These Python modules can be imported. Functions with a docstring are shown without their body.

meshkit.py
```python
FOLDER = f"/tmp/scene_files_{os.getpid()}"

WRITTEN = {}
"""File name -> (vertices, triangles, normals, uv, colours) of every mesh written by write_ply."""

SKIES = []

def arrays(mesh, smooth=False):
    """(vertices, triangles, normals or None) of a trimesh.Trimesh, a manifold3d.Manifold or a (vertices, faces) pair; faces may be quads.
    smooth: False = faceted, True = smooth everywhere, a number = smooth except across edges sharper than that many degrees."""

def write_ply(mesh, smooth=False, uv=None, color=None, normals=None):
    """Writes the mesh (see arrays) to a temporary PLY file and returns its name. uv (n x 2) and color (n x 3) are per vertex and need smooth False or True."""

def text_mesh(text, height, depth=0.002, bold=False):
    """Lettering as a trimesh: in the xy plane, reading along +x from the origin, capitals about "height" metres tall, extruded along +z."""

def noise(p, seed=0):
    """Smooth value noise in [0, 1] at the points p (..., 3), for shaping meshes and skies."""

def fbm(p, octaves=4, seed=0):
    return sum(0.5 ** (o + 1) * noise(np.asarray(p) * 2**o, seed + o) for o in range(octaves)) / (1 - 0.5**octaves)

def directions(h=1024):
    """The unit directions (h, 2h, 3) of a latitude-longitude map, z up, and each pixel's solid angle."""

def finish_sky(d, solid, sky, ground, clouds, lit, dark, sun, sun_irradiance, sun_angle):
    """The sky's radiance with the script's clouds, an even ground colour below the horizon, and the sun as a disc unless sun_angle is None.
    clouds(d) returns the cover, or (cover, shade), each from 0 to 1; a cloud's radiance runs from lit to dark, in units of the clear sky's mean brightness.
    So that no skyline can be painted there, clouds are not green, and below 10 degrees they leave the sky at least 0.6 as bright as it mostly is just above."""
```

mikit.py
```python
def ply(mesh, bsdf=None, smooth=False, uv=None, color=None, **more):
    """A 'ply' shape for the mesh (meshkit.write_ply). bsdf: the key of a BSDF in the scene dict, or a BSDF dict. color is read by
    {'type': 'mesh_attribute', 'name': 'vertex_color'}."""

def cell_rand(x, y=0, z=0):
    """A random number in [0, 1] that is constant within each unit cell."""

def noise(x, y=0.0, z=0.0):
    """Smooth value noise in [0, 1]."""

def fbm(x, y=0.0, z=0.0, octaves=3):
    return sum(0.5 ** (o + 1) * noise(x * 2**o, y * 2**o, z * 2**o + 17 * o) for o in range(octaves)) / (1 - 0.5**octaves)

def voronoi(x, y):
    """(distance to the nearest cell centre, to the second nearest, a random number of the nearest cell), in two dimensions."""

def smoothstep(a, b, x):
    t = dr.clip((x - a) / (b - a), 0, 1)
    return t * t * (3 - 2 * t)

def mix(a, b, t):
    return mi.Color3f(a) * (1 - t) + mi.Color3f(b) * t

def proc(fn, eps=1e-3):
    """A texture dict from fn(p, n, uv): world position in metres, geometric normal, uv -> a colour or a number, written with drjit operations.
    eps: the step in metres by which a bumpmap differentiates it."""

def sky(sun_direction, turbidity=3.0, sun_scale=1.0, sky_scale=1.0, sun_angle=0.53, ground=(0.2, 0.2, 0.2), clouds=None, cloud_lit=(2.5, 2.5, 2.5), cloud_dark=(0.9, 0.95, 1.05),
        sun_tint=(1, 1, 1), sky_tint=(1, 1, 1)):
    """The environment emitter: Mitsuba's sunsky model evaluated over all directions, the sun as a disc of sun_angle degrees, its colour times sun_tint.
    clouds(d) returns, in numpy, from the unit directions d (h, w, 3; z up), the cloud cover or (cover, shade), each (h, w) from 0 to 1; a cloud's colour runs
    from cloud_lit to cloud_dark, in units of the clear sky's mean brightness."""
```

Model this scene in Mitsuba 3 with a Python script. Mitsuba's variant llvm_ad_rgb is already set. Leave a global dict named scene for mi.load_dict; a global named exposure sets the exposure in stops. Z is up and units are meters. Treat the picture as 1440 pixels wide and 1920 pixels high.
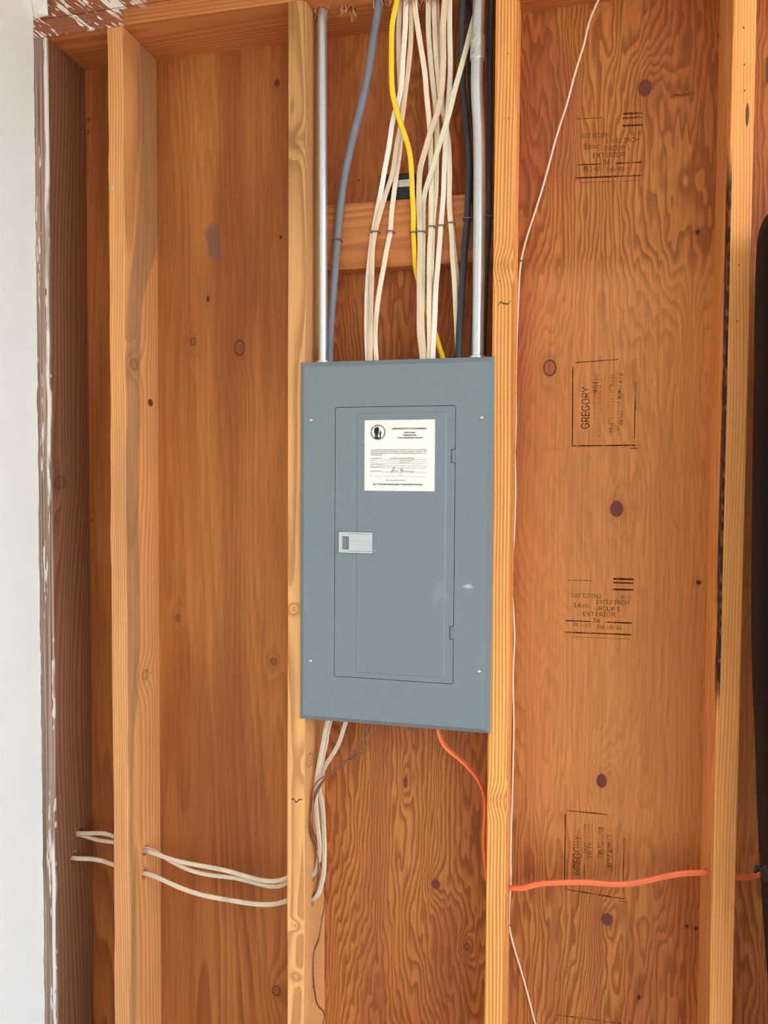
import math, numpy as np, trimesh, manifold3d as m3, drjit as dr, mitsuba as mi, mikit, meshkit
from mikit import noise, fbm, smoothstep, mix
from scipy.interpolate import CubicSpline
from shapely.geometry import Polygon, Point, LineString

T = mi.ScalarTransform4f
scene, labels = {}, {}

# ---------------------------------------------------------------- camera, sky, exposure
C = np.array([0.5601, -1.5032, 1.41])
F = np.array([-0.23130844, 0.97207898, -0.03948235])
U = np.array([-0.01498877, 0.03701738, 0.99920221])
scene['camera'] = {'type': 'perspective', 'fov': 52.3365, 'fov_axis': 'x', 'near_clip': 0.02,
                   'to_world': T().look_at(origin=C.tolist(), target=(C + F).tolist(), up=U.tolist())}
scene['sky'] = mikit.sky((0.1, 0.7, 0.7), turbidity=4.0, sun_scale=0.3, sky_scale=1.0, ground=(0.35, 0.36, 0.37),
                         clouds=lambda d: (0.8 + 0.0 * d[..., 0], 0.25 + 0.0 * d[..., 0]),
                         cloud_lit=(1.47, 1.70, 1.93), cloud_dark=(1.15, 1.34, 1.53), sky_tint=(0.98, 1.0, 1.03))
exposure = 4.70

# ---------------------------------------------------------------- helpers
def lin(*c):
    c = np.array(c, float) / 255
    return np.where(c <= 0.04045, c / 12.92, ((c + 0.055) / 1.055) ** 2.4).tolist()

def L3(*c):
    return mi.Color3f(*lin(*c))

def numbered(k):
    if k not in scene and k not in labels:
        return k
    i = 1
    while f'{k}_{i:03d}' in scene or f'{k}_{i:03d}' in labels:
        i += 1
    return f'{k}_{i:03d}'

def thing(name, label, cat, group=None):
    k = numbered(name)
    labels[k] = {'label': label, 'category': cat}
    if group:
        labels[k]['group'] = group
    return k

def obj(name, mesh, mat, parent=None, smooth=False, label=None, kind=None):
    k = numbered(parent + '__' + name if parent else name)
    scene[k] = mikit.ply(mesh, mat, smooth=smooth)
    d = {}
    if label: d['label'] = label
    if kind: d['kind'] = kind
    if d: labels[k] = {**labels.get(k, {}), **d}
    return k

def single(name, label, cat, mesh, mat, smooth=False, group=None):
    k = obj(name, mesh, mat, smooth=smooth)
    labels[k] = {'label': label, 'category': cat}
    if group: labels[k]['group'] = group
    return k

def man(mesh):
    return m3.Manifold(m3.Mesh(np.asarray(mesh.vertices, np.float32), np.asarray(mesh.faces, np.uint32)))

def tm(m):
    q = m.to_mesh()
    return trimesh.Trimesh(q.vert_properties[:, :3], q.tri_verts, process=False)

def box(x0, x1, y0, y1, z0, z1):
    return m3.Manifold.cube([x1 - x0, y1 - y0, z1 - z0]).translate([x0, y0, z0])

def cyl(p, axis, r, h, seg=24, r2=None):
    """cylinder centred at p along axis"""
    m = m3.Manifold.cylinder(h, r, r if r2 is None else r2, seg, True)
    if axis == 'x': m = m.rotate([0, 90, 0])
    if axis == 'y': m = m.rotate([90, 0, 0])
    return m.translate(list(map(float, p)))

def rbox(x0, x1, y0, y1, z0, z1, r=0.002, seg=8):
    """rounded box as a hull of spheres"""
    s = m3.Manifold.sphere(r, seg)
    return m3.Manifold.batch_hull([s.translate([x, y, z]) for x in (x0 + r, x1 - r) for y in (y0 + r, y1 - r) for z in (z0 + r, z1 - r)])

def rplate(x0, x1, z0, z1, y0, y1, r=0.004):
    """flat plate in the wall plane with rounded corners, between depths y0 and y1"""
    sq = m3.CrossSection.square([x1 - x0 - 2 * r, z1 - z0 - 2 * r]).offset(r, m3.JoinType.Round, 2.0, 24).translate([x0 + r, z0 + r])
    return sq.extrude(y1 - y0).rotate([90, 0, 0]).translate([0, y1, 0])

def spline(pts, step=0.006):
    p = np.asarray(pts, float)
    s = np.r_[0, np.cumsum(np.linalg.norm(np.diff(p, axis=0), axis=1))]
    cs = CubicSpline(s, p, bc_type='natural')
    u = np.linspace(0, s[-1], max(6, int(s[-1] / step)))
    return cs(u)

def sweep(pts, section, normal=(0, -1, 0), twist=None):
    """section (n x 2): a along the width direction, b along the direction facing 'normal'"""
    p = np.asarray(pts, float)
    t = np.gradient(p, axis=0); t /= np.linalg.norm(t, axis=1, keepdims=True)
    nn = np.broadcast_to(np.asarray(normal, float), p.shape)
    b = nn - (nn * t).sum(1, keepdims=True) * t
    b /= np.linalg.norm(b, axis=1, keepdims=True)
    a = np.cross(t, b)
    if twist is not None:
        tw = np.interp(np.linspace(0, 1, len(p)), np.linspace(0, 1, len(twist)), twist)[:, None]
        a, b = a * np.cos(tw) + b * np.sin(tw), b * np.cos(tw) - a * np.sin(tw)
    sec = np.asarray(section, float); n = len(sec)
    v = (p[:, None] + sec[None, :, :1] * a[:, None] + sec[None, :, 1:] * b[:, None]).reshape(-1, 3)
    i, j = np.meshgrid(np.arange(len(p) - 1), np.arange(n), indexing='ij')
    q = np.stack([i * n + j, i * n + (j + 1) % n, (i + 1) * n + (j + 1) % n, (i + 1) * n + j], -1).reshape(-1, 4)
    f = np.vstack([q[:, [0, 1, 2]], q[:, [0, 2, 3]]])
    v = np.vstack([v, p[:1], p[-1:]]); k = len(v)
    c0 = [[k - 2, (j + 1) % n, j] for j in range(n)]
    c1 = [[k - 1, (len(p) - 1) * n + j, (len(p) - 1) * n + (j + 1) % n] for j in range(n)]
    m = trimesh.Trimesh(v, np.vstack([f, c0, c1]), process=False)
    if m.volume < 0: m.invert()
    return m

def ring(r, n=16):
    a = np.arange(n) * 2 * np.pi / n
    return np.c_[r * np.cos(a), r * np.sin(a)]

def flat(w, t, n=28, groove=0.28):
    """flat jacketed cable: rounded stadium with a shallow groove between its conductors"""
    a = np.arange(n) * 2 * np.pi / n
    x = w * np.sign(np.cos(a)) * np.abs(np.cos(a)) ** 0.75
    y = t * np.sign(np.sin(a)) * np.abs(np.sin(a)) ** 0.75
    y *= 1 - groove * np.exp(-((x - 0.18 * w) / (0.2 * w)) ** 2)
    return np.c_[x, y]

def lathe(profile, seg=32):
    """profile (r, h): revolved about z"""
    return trimesh.creation.revolve(np.asarray(profile, float), sections=seg)

def text(s, x, z, y, h=None, width=None, depth=0.0003, bold=False, rot=0.0, align='l', squash=1.0):
    """lettering in the wall plane facing -y, its origin at (x, z); rot in degrees, counterclockwise as read"""
    m = meshkit.text_mesh(s, h, depth, bold)
    if width:
        m.apply_scale([width / max(m.extents[0], 1e-6), 1, 1])
    elif squash != 1:
        m.apply_scale([squash, 1, 1])
    w = m.bounds[1][0]
    if align == 'c': m.apply_translation([-w / 2, 0, 0])
    if align == 'r': m.apply_translation([-w, 0, 0])
    m.apply_transform(trimesh.transformations.rotation_matrix(math.radians(rot), [0, 0, 1]))
    v = np.array(m.vertices)
    m.vertices = np.c_[v[:, 0] + x, y - v[:, 2], v[:, 1] + z]
    return m

def bar(x0, z0, x1, z1, y, w=0.0006, depth=0.0003):
    """a thin printed line in the wall plane"""
    d = np.array([x1 - x0, z1 - z0]); L = np.linalg.norm(d); d /= L; nrm = np.array([-d[1], d[0]]) * w / 2
    c = [np.array([x0, z0]) - nrm, np.array([x1, z1]) - nrm, np.array([x1, z1]) + nrm, np.array([x0, z0]) + nrm]
    v = [(a, y, b) for a, b in c] + [(a, y - depth, b) for a, b in c]
    f = [[0, 1, 2], [0, 2, 3], [4, 6, 5], [4, 7, 6], [0, 5, 1], [0, 4, 5], [1, 6, 2], [1, 5, 6], [2, 7, 3], [2, 6, 7], [3, 4, 0], [3, 7, 4]]
    m = trimesh.Trimesh(np.array(v, float), f, process=False)
    if m.volume < 0: m.invert()
    return m

cat = trimesh.util.concatenate

# ---------------------------------------------------------------- materials
def frac(h):
    return h - dr.floor(h)

def grain(h, a=0.25, b=0.85):
    t = frac(h)
    return smoothstep(a, b, t) * (1 - smoothstep(0.9, 1.0, t))

# knots and holes seen on the plywood: x, z, half width, half height, kind (0 dark red plug, 1 ringed knot, 2 small dark spot)
def KN(pts, rows):
    return [(p[0], p[2], *r) for p, r in zip(pts, rows)]

PLY_Y = 0.1397
KNOTS = KN([(0.6910, 0.1397, 2.1852), (0.5160, 0.1397, 1.6432), (0.6518, 0.1397, 1.3570), (0.6319, 0.1397, 0.7979), (0.2895, 0.1397, 0.5375), (0.6472, 0.1397, 0.5091), (0.3592, 0.1397, 0.4093), (0.7943, 0.1397, 1.8990), (-0.0777, 0.1397, 2.2787), (-0.1664, 0.1397, 1.7071), (-0.2799, 0.1397, 1.7253), (-0.3216, 0.1397, 1.0894), (-0.0846, 0.1397, 1.0025), (0.7130, 0.1397, 0.3549), (0.8103, 0.1397, 1.2134), (0.8024, 0.1397, 0.5163), (0.8197, 0.1397, 0.5143), (-0.0777, 0.1397, 0.2413), (0.1313, 0.1397, 1.7450), (-0.0688, 0.1397, 1.9452), (0.2206, 0.1397, 0.7549), (-0.2427, 0.1397, 1.8197), (0.1084, 0.1397, 2.0544)],
    [(.0125,.0165,0), (.0125,.0165,1), (.0125,.0165,0), (.010,.0145,0), (.0095,.0105,0), (.0120,.0130,0), (.0070,.0078,1), (.0045,.0055,2), (.0065,.0085,0),
     (.0125,.0175,1), (.007,.009,1), (.0055,.007,1), (.0075,.008,1), (.004,.006,2), (.005,.005,2), (.004,.004,2), (.004,.004,2), (.010,.012,1), (.003,.003,2), (.003,.004,2), (.0045,.012,0), (.0035,.007,2), (.0022,.0022,2)])

def ply_color(p, nrm, uv):
    x, z = mi.Float(p.x), mi.Float(p.z)
    right = x > 0.019
    warp, dark, edge, red = mi.Float(0), mi.Float(0), mi.Float(0), mi.Float(0)
    for kx, kz, rx, rz, kind in KNOTS:
        dx, dz = (x - kx) / rx, (z - kz) / rz
        d2 = dx * dx + dz * dz
        if kind < 2:
            warp += 3.0 * dr.exp(-(dx * dx) * 0.16 - dz * dz * 0.05)
        d = dr.sqrt(d2)
        core = 1 - smoothstep(0.88, 1.0, d)
        rim = smoothstep(0.7, 0.9, d) * (1 - smoothstep(1.0, 1.15, d))
        if kind == 0:
            red = dr.maximum(red, core); edge = dr.maximum(edge, rim * 0.55)
        elif kind == 1:
            red = dr.maximum(red, core * 0.35); edge = dr.maximum(edge, rim * 0.85)
            edge = dr.maximum(edge, 0.3 * smoothstep(0.3, 0.45, d) * (1 - smoothstep(0.5, 0.6, d)))
        else:
            dark = dr.maximum(dark, core * 0.85)
        edge = dr.maximum(edge, 0.20 * dr.exp(-d2 * 0.25))
    h = 66 * x + 22 * fbm(x * 8.6, z * 1.5, 3.3, octaves=2) + warp + 2.3 * noise(x * 40, z * 6.5, 2.0) + 0.8 * noise(x * 130, z * 26.0, 5.0)
    h0 = 26 * x + 15 * fbm(x * 8.5, z * 0.7, 8.7, octaves=2) + warp * 0.5 + 1.2 * noise(x * 30, z * 2.5, 4.0)
    zone = smoothstep(0.25, 0.6, fbm(x * 2.1, z * 0.9, 31.0, octaves=2))
    g1 = grain(h, 0.25, 0.8) * (0.30 + 0.70 * zone)
    g0 = grain(h0, 0.1, 0.9) * (0.30 + 0.45 * smoothstep(1.25, 0.75, z + 0.5 * noise(x * 7, z * 2, 9.0)))
    blot = fbm(x * 5.0, z * 1.6, 12.0, octaves=3)
    fib = noise(x * 700, z * 18, 1.0) * 0.6 + noise(x * 240, z * 6, 6.0) * 0.4
    c1 = mix(mix(L3(190, 118, 60), L3(174, 98, 52), smoothstep(0.35, 0.7, blot)), L3(124, 58, 24), g1 * 0.64)
    c0 = mix(mix(L3(180, 110, 56), L3(154, 86, 42), smoothstep(0.35, 0.65, 0.6 * blot + 0.4 * noise(x * 16, z * 0.9, 4.0))), L3(134, 70, 34), g0)
    patch = smoothstep(0.66, 0.80, noise(x * 24, z * 2.8, 14.0)) * 0.34
    c1 = mix(c1, L3(150, 76, 50), patch)
    streak = smoothstep(0.45, 0.8, noise(x * 26, z * 0.7, 21.0))
    c0 = mix(c0, L3(192, 122, 64), streak * 0.35)
    pale_band = smoothstep(0.60, 0.74, z) * (1 - smoothstep(1.80, 1.875, z + 0.02 * (noise(x * 14, z * 3, 1.0) - 0.5))) * smoothstep(0.44, 0.50, x)  # paler band between two heights, only right of the panel
    c1 = mix(c1, L3(222, 146, 82), 0.44 * pale_band)
    c = dr.select(right, c1, c0) * (0.80 + 0.40 * fib)
    # grey-violet wood stain in the second bay and black paint spot at the right edge
    sx, sz = (x + 0.2277) / 0.024, (z - 1.944) / 0.052
    st = dr.sqrt(dr.square(sx + sz * 0.35 + 0.8 * (noise(x * 60, z * 30, 3.0) - 0.5)) + sz * sz)
    c = mix(c, L3(112, 84, 74), 0.7 * (1 - smoothstep(0.5, 1.05, st)))
    bx, bz = (x - 0.955) / 0.05, (z - STAIN_Z) / 0.027
    bs = dr.maximum(dr.abs(bx), dr.abs(bz + 0.5 * (noise(x * 220, z * 12, 9.0) - 0.5)))
    c = mix(c, L3(34, 30, 26), 0.92 * (1 - smoothstep(0.75, 1.05, bs)))
    # dirty smudge right of the upper plug
    ux, uz = (x - SMUDGE[0]) / 0.028, (z - SMUDGE[1]) / 0.0045
    us = dr.sqrt(ux * ux + dr.square(uz + 1.2 * (noise(x * 150, z * 40, 2.0) - 0.5)))
    c = mix(c, L3(92, 52, 26), 0.75 * (1 - smoothstep(0.3, 1.1, us)))
    c = mix(c, L3(118, 60, 48), red)
    c = mix(c, L3(92, 46, 22), edge)
    return mix(c, L3(50, 28, 16), dark)

STAIN_Z = [(0.9063, 0.1397, 2.1917)][0][2]
SMUDGE = [(a, c) for a, b, c in [(0.7596, 0.1397, 2.1645)]][0]

# framing lumber: one solid-wood function, its rings run about a pith line beside each stud
STUD_X = [-0.5501 - 0.0381, -0.4046, 0.0, 0.4116, 0.8251, 1.2377, 1.650]
SW = [0.0381, 0.0375, 0.0383, 0.0372, 0.0384, 0.0381, 0.0381]
#        pith x off, pith y, spacing, light rgb, dark rgb, contrast, wobble
LUMBER = [(0.045, 0.360, 0.0130, (140, 94, 66), (104, 62, 42), 0.60, 0.10),
          (-0.110, 0.020, 0.0058, (222, 156, 96), (182, 116, 64), 0.55, 0.024),
          (0.022, -0.075, 0.0070, (224, 164, 102), (168, 106, 56), 0.65, 0.045),
          (-0.140, 0.030, 0.0064, (244, 172, 96), (192, 112, 46), 0.80, 0.012),
          (-0.190, 0.040, 0.0052, (252, 172, 98), (208, 120, 60), 0.5, 0.02),
          (-0.140, 0.030, 0.0064, (236, 166, 98), (190, 112, 50), 0.7, 0.015),
          (0.022, -0.075, 0.0070, (232, 164, 98), (186, 116, 58), 0.6, 0.02)]
def K3(pts, rows):
    return [(*p, *r) for p, r in zip(pts, rows)]
# knots, nail holes and cracks on the studs: x, y, z, rx, ry, rz, kind
STUD_KNOTS = (K3([(0.0229, 0.0000, 2.0893), (0.4323, 0.0000, 1.8187), (0.4332, 0.0000, 1.7479), (0.4313, 0.0000, 0.7914), (0.0143, 0.0000, 1.1475), (0.0207, 0.0000, 0.7517), (0.8424, 0.0000, 2.2048), (0.8455, 0.0000, 2.1415), (0.8466, 0.0000, 2.0967), (0.8518, 0.0000, 2.0549), (0.4380, 0.0000, 2.0897), (0.4346, 0.0000, 2.2092), (0.0211, 0.0000, 0.4864), (0.0225, 0.0000, 0.3777), (0.4247, 0.0000, 1.7893), (0.8437, 0.0000, 1.7951), (0.8441, 0.0000, 1.6970)],
     [(.018,.03,.016,3), (.016,.02,.012,3), (.015,.01,.0020,2), (.014,.02,.012,3), (.006,.01,.006,1), (.015,.01,.0022,2), (.0018,.01,.0022,2), (.0016,.01,.002,2), (.0016,.01,.002,2), (.0035,.008,.024,2), (.0014,.01,.0016,2), (.0012,.01,.0014,2), (.007,.01,.006,1), (.006,.01,.006,1), (.0014,.01,.0016,2), (.0014,.01,.0016,2), (.0014,.01,.0016,2)])
   + K3([(-0.3671, 0.0350, 1.6607), (-0.3671, 0.0754, 0.9696), (-0.3671, 0.1030, 1.5843)], [(.01,.022,.018,1), (.01,.02,.016,1), (.01,.012,.010,2)])
   + K3([(-0.5501, 0.0296, 1.4022)], [(.01,.028,.020,1)])
   + K3([(0.0383, 0.0327, 0.8255)], [(.01,.03,.020,1)]))

def pick(x, vals):
    out = mi.Float(float(vals[0])) + 0 * x
    for k in range(1, len(vals)):
        out = dr.select(x > STUD_X[k] - 0.15 if k > 1 else x > -0.48, mi.Float(float(vals[k])), out)
    return out

def pick3(x, vals):
    v = [lin(*q) for q in vals]
    return mi.Color3f(*[pick(x, [q[i] for q in v]) for i in range(3)])

def stud_color(p, nrm, uv):
    x, y, z = mi.Float(p.x), mi.Float(p.y), mi.Float(p.z)
    sx = pick(x, STUD_X)
    lx = x - sx
    cx, cy = pick(x, [l[0] for l in LUMBER]), pick(x, [l[1] for l in LUMBER])
    wob = pick(x, [l[6] for l in LUMBER])
    warp, dark, edge = mi.Float(0), mi.Float(0), mi.Float(0)
    for kx, ky, kz, rx, ry, rz, kind in STUD_KNOTS:
        zk = z - kz
        if kind == 2 and rx > 0.01:
            zk = zk - 0.28 * (x - kx) + 0.010 * (noise(x * 150, kz * 9, 2.0) - 0.5)
        d2 = dr.square((x - kx) / rx) + dr.square((y - ky) / ry) + dr.square(zk / rz)
        d = dr.sqrt(d2)
        if kind in (1, 3):
            warp += 0.009 * dr.exp(-dr.square((x - kx) / (2 * rx)) - dr.square((y - ky) / (2 * ry)) - dr.square((z - kz) / (2.2 * rz)))
            edge = dr.maximum(edge, (0.55 if kind == 1 else 0.0) * smoothstep(0.35, 0.6, d) * (1 - smoothstep(0.65, 0.9, d)))
            edge = dr.maximum(edge, (0.25 if kind == 1 else 0.32) * dr.exp(-d2) * (0.5 + noise(x * 130, y * 130, z * 130)))
        else:
            dark = dr.maximum(dark, 0.85 * (1 - smoothstep(0.7, 1.0, d)))
    wx = wob * (noise(z * 1.3, sx * 37.0, 1.0) - 0.5) + 0.25 * wob * (noise(z * 5.0, sx * 17.0, 4.0) - 0.5)
    wy = wob * (noise(z * 1.1, sx * 29.0, 7.0) - 0.5)
    r = dr.sqrt(dr.square(lx - cx + wx) + dr.square(y - cy + wy)) + warp + 0.0016 * noise(lx * 90, y * 90, z * 6) + wob * 0.22 * noise(lx * 28 + sx * 5, y * 28, z * 2.2)
    h = r / pick(x, [l[2] for l in LUMBER])
    g = grain(h, 0.2, 0.8)
    fib = noise(lx * 800, y * 800, z * 16) * 0.5 + noise(lx * 200, y * 200, z * 3.0 + 5) * 0.5
    c = mix(pick3(x, [l[3] for l in LUMBER]), pick3(x, [l[4] for l in LUMBER]), g * pick(x, [l[5] for l in LUMBER]))
    blot = fbm(sx * 50 + lx * 12, y * 12, z * 2.2, octaves=3)
    c = c * (0.80 + 0.26 * fib) * (0.86 + 0.30 * blot)
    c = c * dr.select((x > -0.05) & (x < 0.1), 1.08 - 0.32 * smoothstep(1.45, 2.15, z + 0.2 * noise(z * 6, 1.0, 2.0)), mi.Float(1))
    # grey weathered band on the second stud, front half of its right side
    two = (x < -0.2) & (x > -0.48)
    wv = 0.022 * (noise(z * 2.3, 5.0, 1.0) - 0.5) + 0.008 * (noise(z * 11, 2.0, 1.0) - 0.5)
    up_ = smoothstep(1.75, 2.05, z)
    lo_, hi_ = 0.004 + 0.052 * up_, 0.020 + 0.035 * smoothstep(0.75, 1.05, z) + 0.11 * up_
    gz = smoothstep(lo_ - 0.004, lo_ + 0.006, y + 0.6 * wv) * (1 - smoothstep(hi_ - 0.004, hi_ + 0.006, y + wv))
    gz = dr.select(two & (lx > 0.030), gz * (0.55 + 0.45 * noise(y * 300, z * 10, 3.0)), mi.Float(0))
    c = mix(c, L3(146, 112, 80), 0.75 * gz)
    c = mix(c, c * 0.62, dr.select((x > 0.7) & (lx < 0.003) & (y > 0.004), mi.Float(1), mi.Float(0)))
    # bark left on the front left edge of the fifth stud
    bark = dr.select((x > 0.7) & (lx < 0.004) & (y < 0.040), mi.Float(1), mi.Float(0)) * (1 - smoothstep(0.022, 0.034, y + 0.008 * (noise(z * 24, 1.0, 6.0) - 0.5))) * smoothstep(0.98, 1.06, z) * (1 - smoothstep(1.92, 2.02, z))
    c = mix(c, mix(L3(48, 30, 22), L3(120, 72, 48), smoothstep(0.5, 0.9, noise(y * 300, z * 90, 2.0))), bark)
    # joint compound and paint left on the front of the first stud
    one = x < -0.548
    pa = noise(lx * 160, z * 9.0, 3.0) * 0.6 + noise(lx * 420, z * 55.0, 8.0) * 0.4
    ridge = 1 - smoothstep(0.0022, 0.0055, dr.abs(lx - 0.0335 + 0.004 * (noise(z * 14, 2.0, 2.0) - 0.5)))
    lens = smoothstep(0.35, 0.5, noise(z * 2.6, 4.0, 1.0))
    white = dr.maximum(ridge * lens * smoothstep(0.15, 0.4, pa), 0.8 * smoothstep(0.68, 0.78, pa))
    white = dr.select(one & (y < 0.006), white, mi.Float(0))
    c = dr.select(one & (y < 0.005), mix(c, mix(L3(196, 176, 160), L3(100, 76, 62), noise(lx * 420, z * 5, 1.0)), 0.65), c)
    c = mix(c, L3(236, 228, 216), white * 0.85)
    c = mix(c, c * 0.35, edge)
    return mix(c, L3(42, 26, 16), dark)

def beam_color(p, nrm, uv):
    """lumber lying along x: plates and blocking"""
    x, y, z = mi.Float(p.x), mi.Float(p.y), mi.Float(p.z)
    w = 0.03 * (noise(x * 1.7, 3.0, z * 3) - 0.5)
    low = z < 2.1
    r = dr.sqrt(dr.square(y - dr.select(low, mi.Float(-0.02), mi.Float(0.03)) + w) + dr.square(z - dr.select(low, mi.Float(1.90), mi.Float(2.30)) + 0.03 * (noise(x * 2.1, 1.0, 9.0) - 0.5))) + 0.002 * noise(x * 9, y * 80, z * 80)
    g = grain(r / 0.008, 0.2, 0.85)
    fib = noise(x * 14, y * 700, z * 700) * 0.5 + noise(x * 4, y * 180, z * 180) * 0.5
    c = mix(mix(L3(206, 134, 76), L3(182, 104, 56), fbm(x * 3, y * 18, z * 18, octaves=2)), L3(142, 76, 36), 0.42 * g) * (0.82 + 0.34 * fib)
    d = dr.sqrt(dr.square((x + 0.045) / 0.012) + dr.square((z - 2.395) / 0.008))
    c = mix(c, L3(110, 60, 34), dr.select(z > 2.1, 0.7 * (1 - smoothstep(0.5, 1.1, d)), mi.Float(0)))
    # compound and dark old paint on the front of the plates near the left corner
    near = 1 - smoothstep(-0.42, -0.30, x + 0.06 * (noise(x * 20, z * 60, 3.0) - 0.5) - 1.2 * (z - 2.38) * dr.select(z > 2.398, mi.Float(1.0), mi.Float(0.6)))
    front = dr.select((y < 0.002) & (z > 2.1), mi.Float(1), mi.Float(0))
    c = mix(c, L3(126, 76, 58), 0.7 * near * front)
    q = x * 0.8 - z * 0.6
    pa = noise(q * 20, (x * 0.6 + z * 0.8) * 90, 4.0) * 0.55 + noise(q * 60, (x * 0.6 + z * 0.8) * 420, 6.0) * 0.45
    c = mix(c, L3(236, 226, 214), front * near * 0.9 * smoothstep(0.50, 0.60, pa))
    return c

def wood(fn, rough=0.62, spec=0.25):
    return {'type': 'principled', 'base_color': mikit.proc(fn), 'roughness': rough, 'specular': spec}

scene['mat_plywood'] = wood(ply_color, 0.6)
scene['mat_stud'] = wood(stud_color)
scene['mat_beam'] = wood(beam_color)

def drywall_color(p, nrm, uv):
    n = fbm(mi.Float(p.x) * 3 + p.y * 3, mi.Float(p.z) * 3, 1.0, octaves=2)
    return L3(234, 231, 221) * (0.97 + 0.05 * n)
scene['mat_drywall'] = {'type': 'principled', 'base_color': mikit.proc(drywall_color), 'roughness': 0.7, 'specular': 0.3}

def concrete_color(p, nrm, uv):
    return L3(166, 162, 156) * (0.85 + 0.3 * fbm(mi.Float(p.x) * 4, mi.Float(p.y) * 4, 0.0, octaves=3))
scene['mat_concrete'] = {'type': 'diffuse', 'reflectance': mikit.proc(concrete_color)}

def paint_color(p, nrm, uv):
    x, z = mi.Float(p.x), mi.Float(p.z)
    c = L3(116, 126, 128) * (0.98 + 0.04 * fbm(x * 9, z * 9, 2.0, octaves=2))
    d = dr.sqrt(dr.square((x - 0.372) / 0.010) + dr.square((z - 1.2087) / 0.0065)) + 0.7 * (noise(x * 300, z * 300, 1.0) - 0.5)
    c = mix(c, L3(214, 214, 210), 0.55 * (1 - smoothstep(0.35, 1.0, d)))
    e = dr.sqrt(dr.square((x - 0.315) / 0.020) + dr.square((z - 1.195) / 0.028)) + 0.8 * (noise(x * 120, z * 90, 4.0) - 0.5)
    return mix(c, L3(190, 196, 198), 0.10 * (1 - smoothstep(0.3, 1.0, e)))
scene['mat_panel'] = {'type': 'principled', 'base_color': mikit.proc(paint_color), 'roughness': 0.42, 'specular': 0.4}

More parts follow.
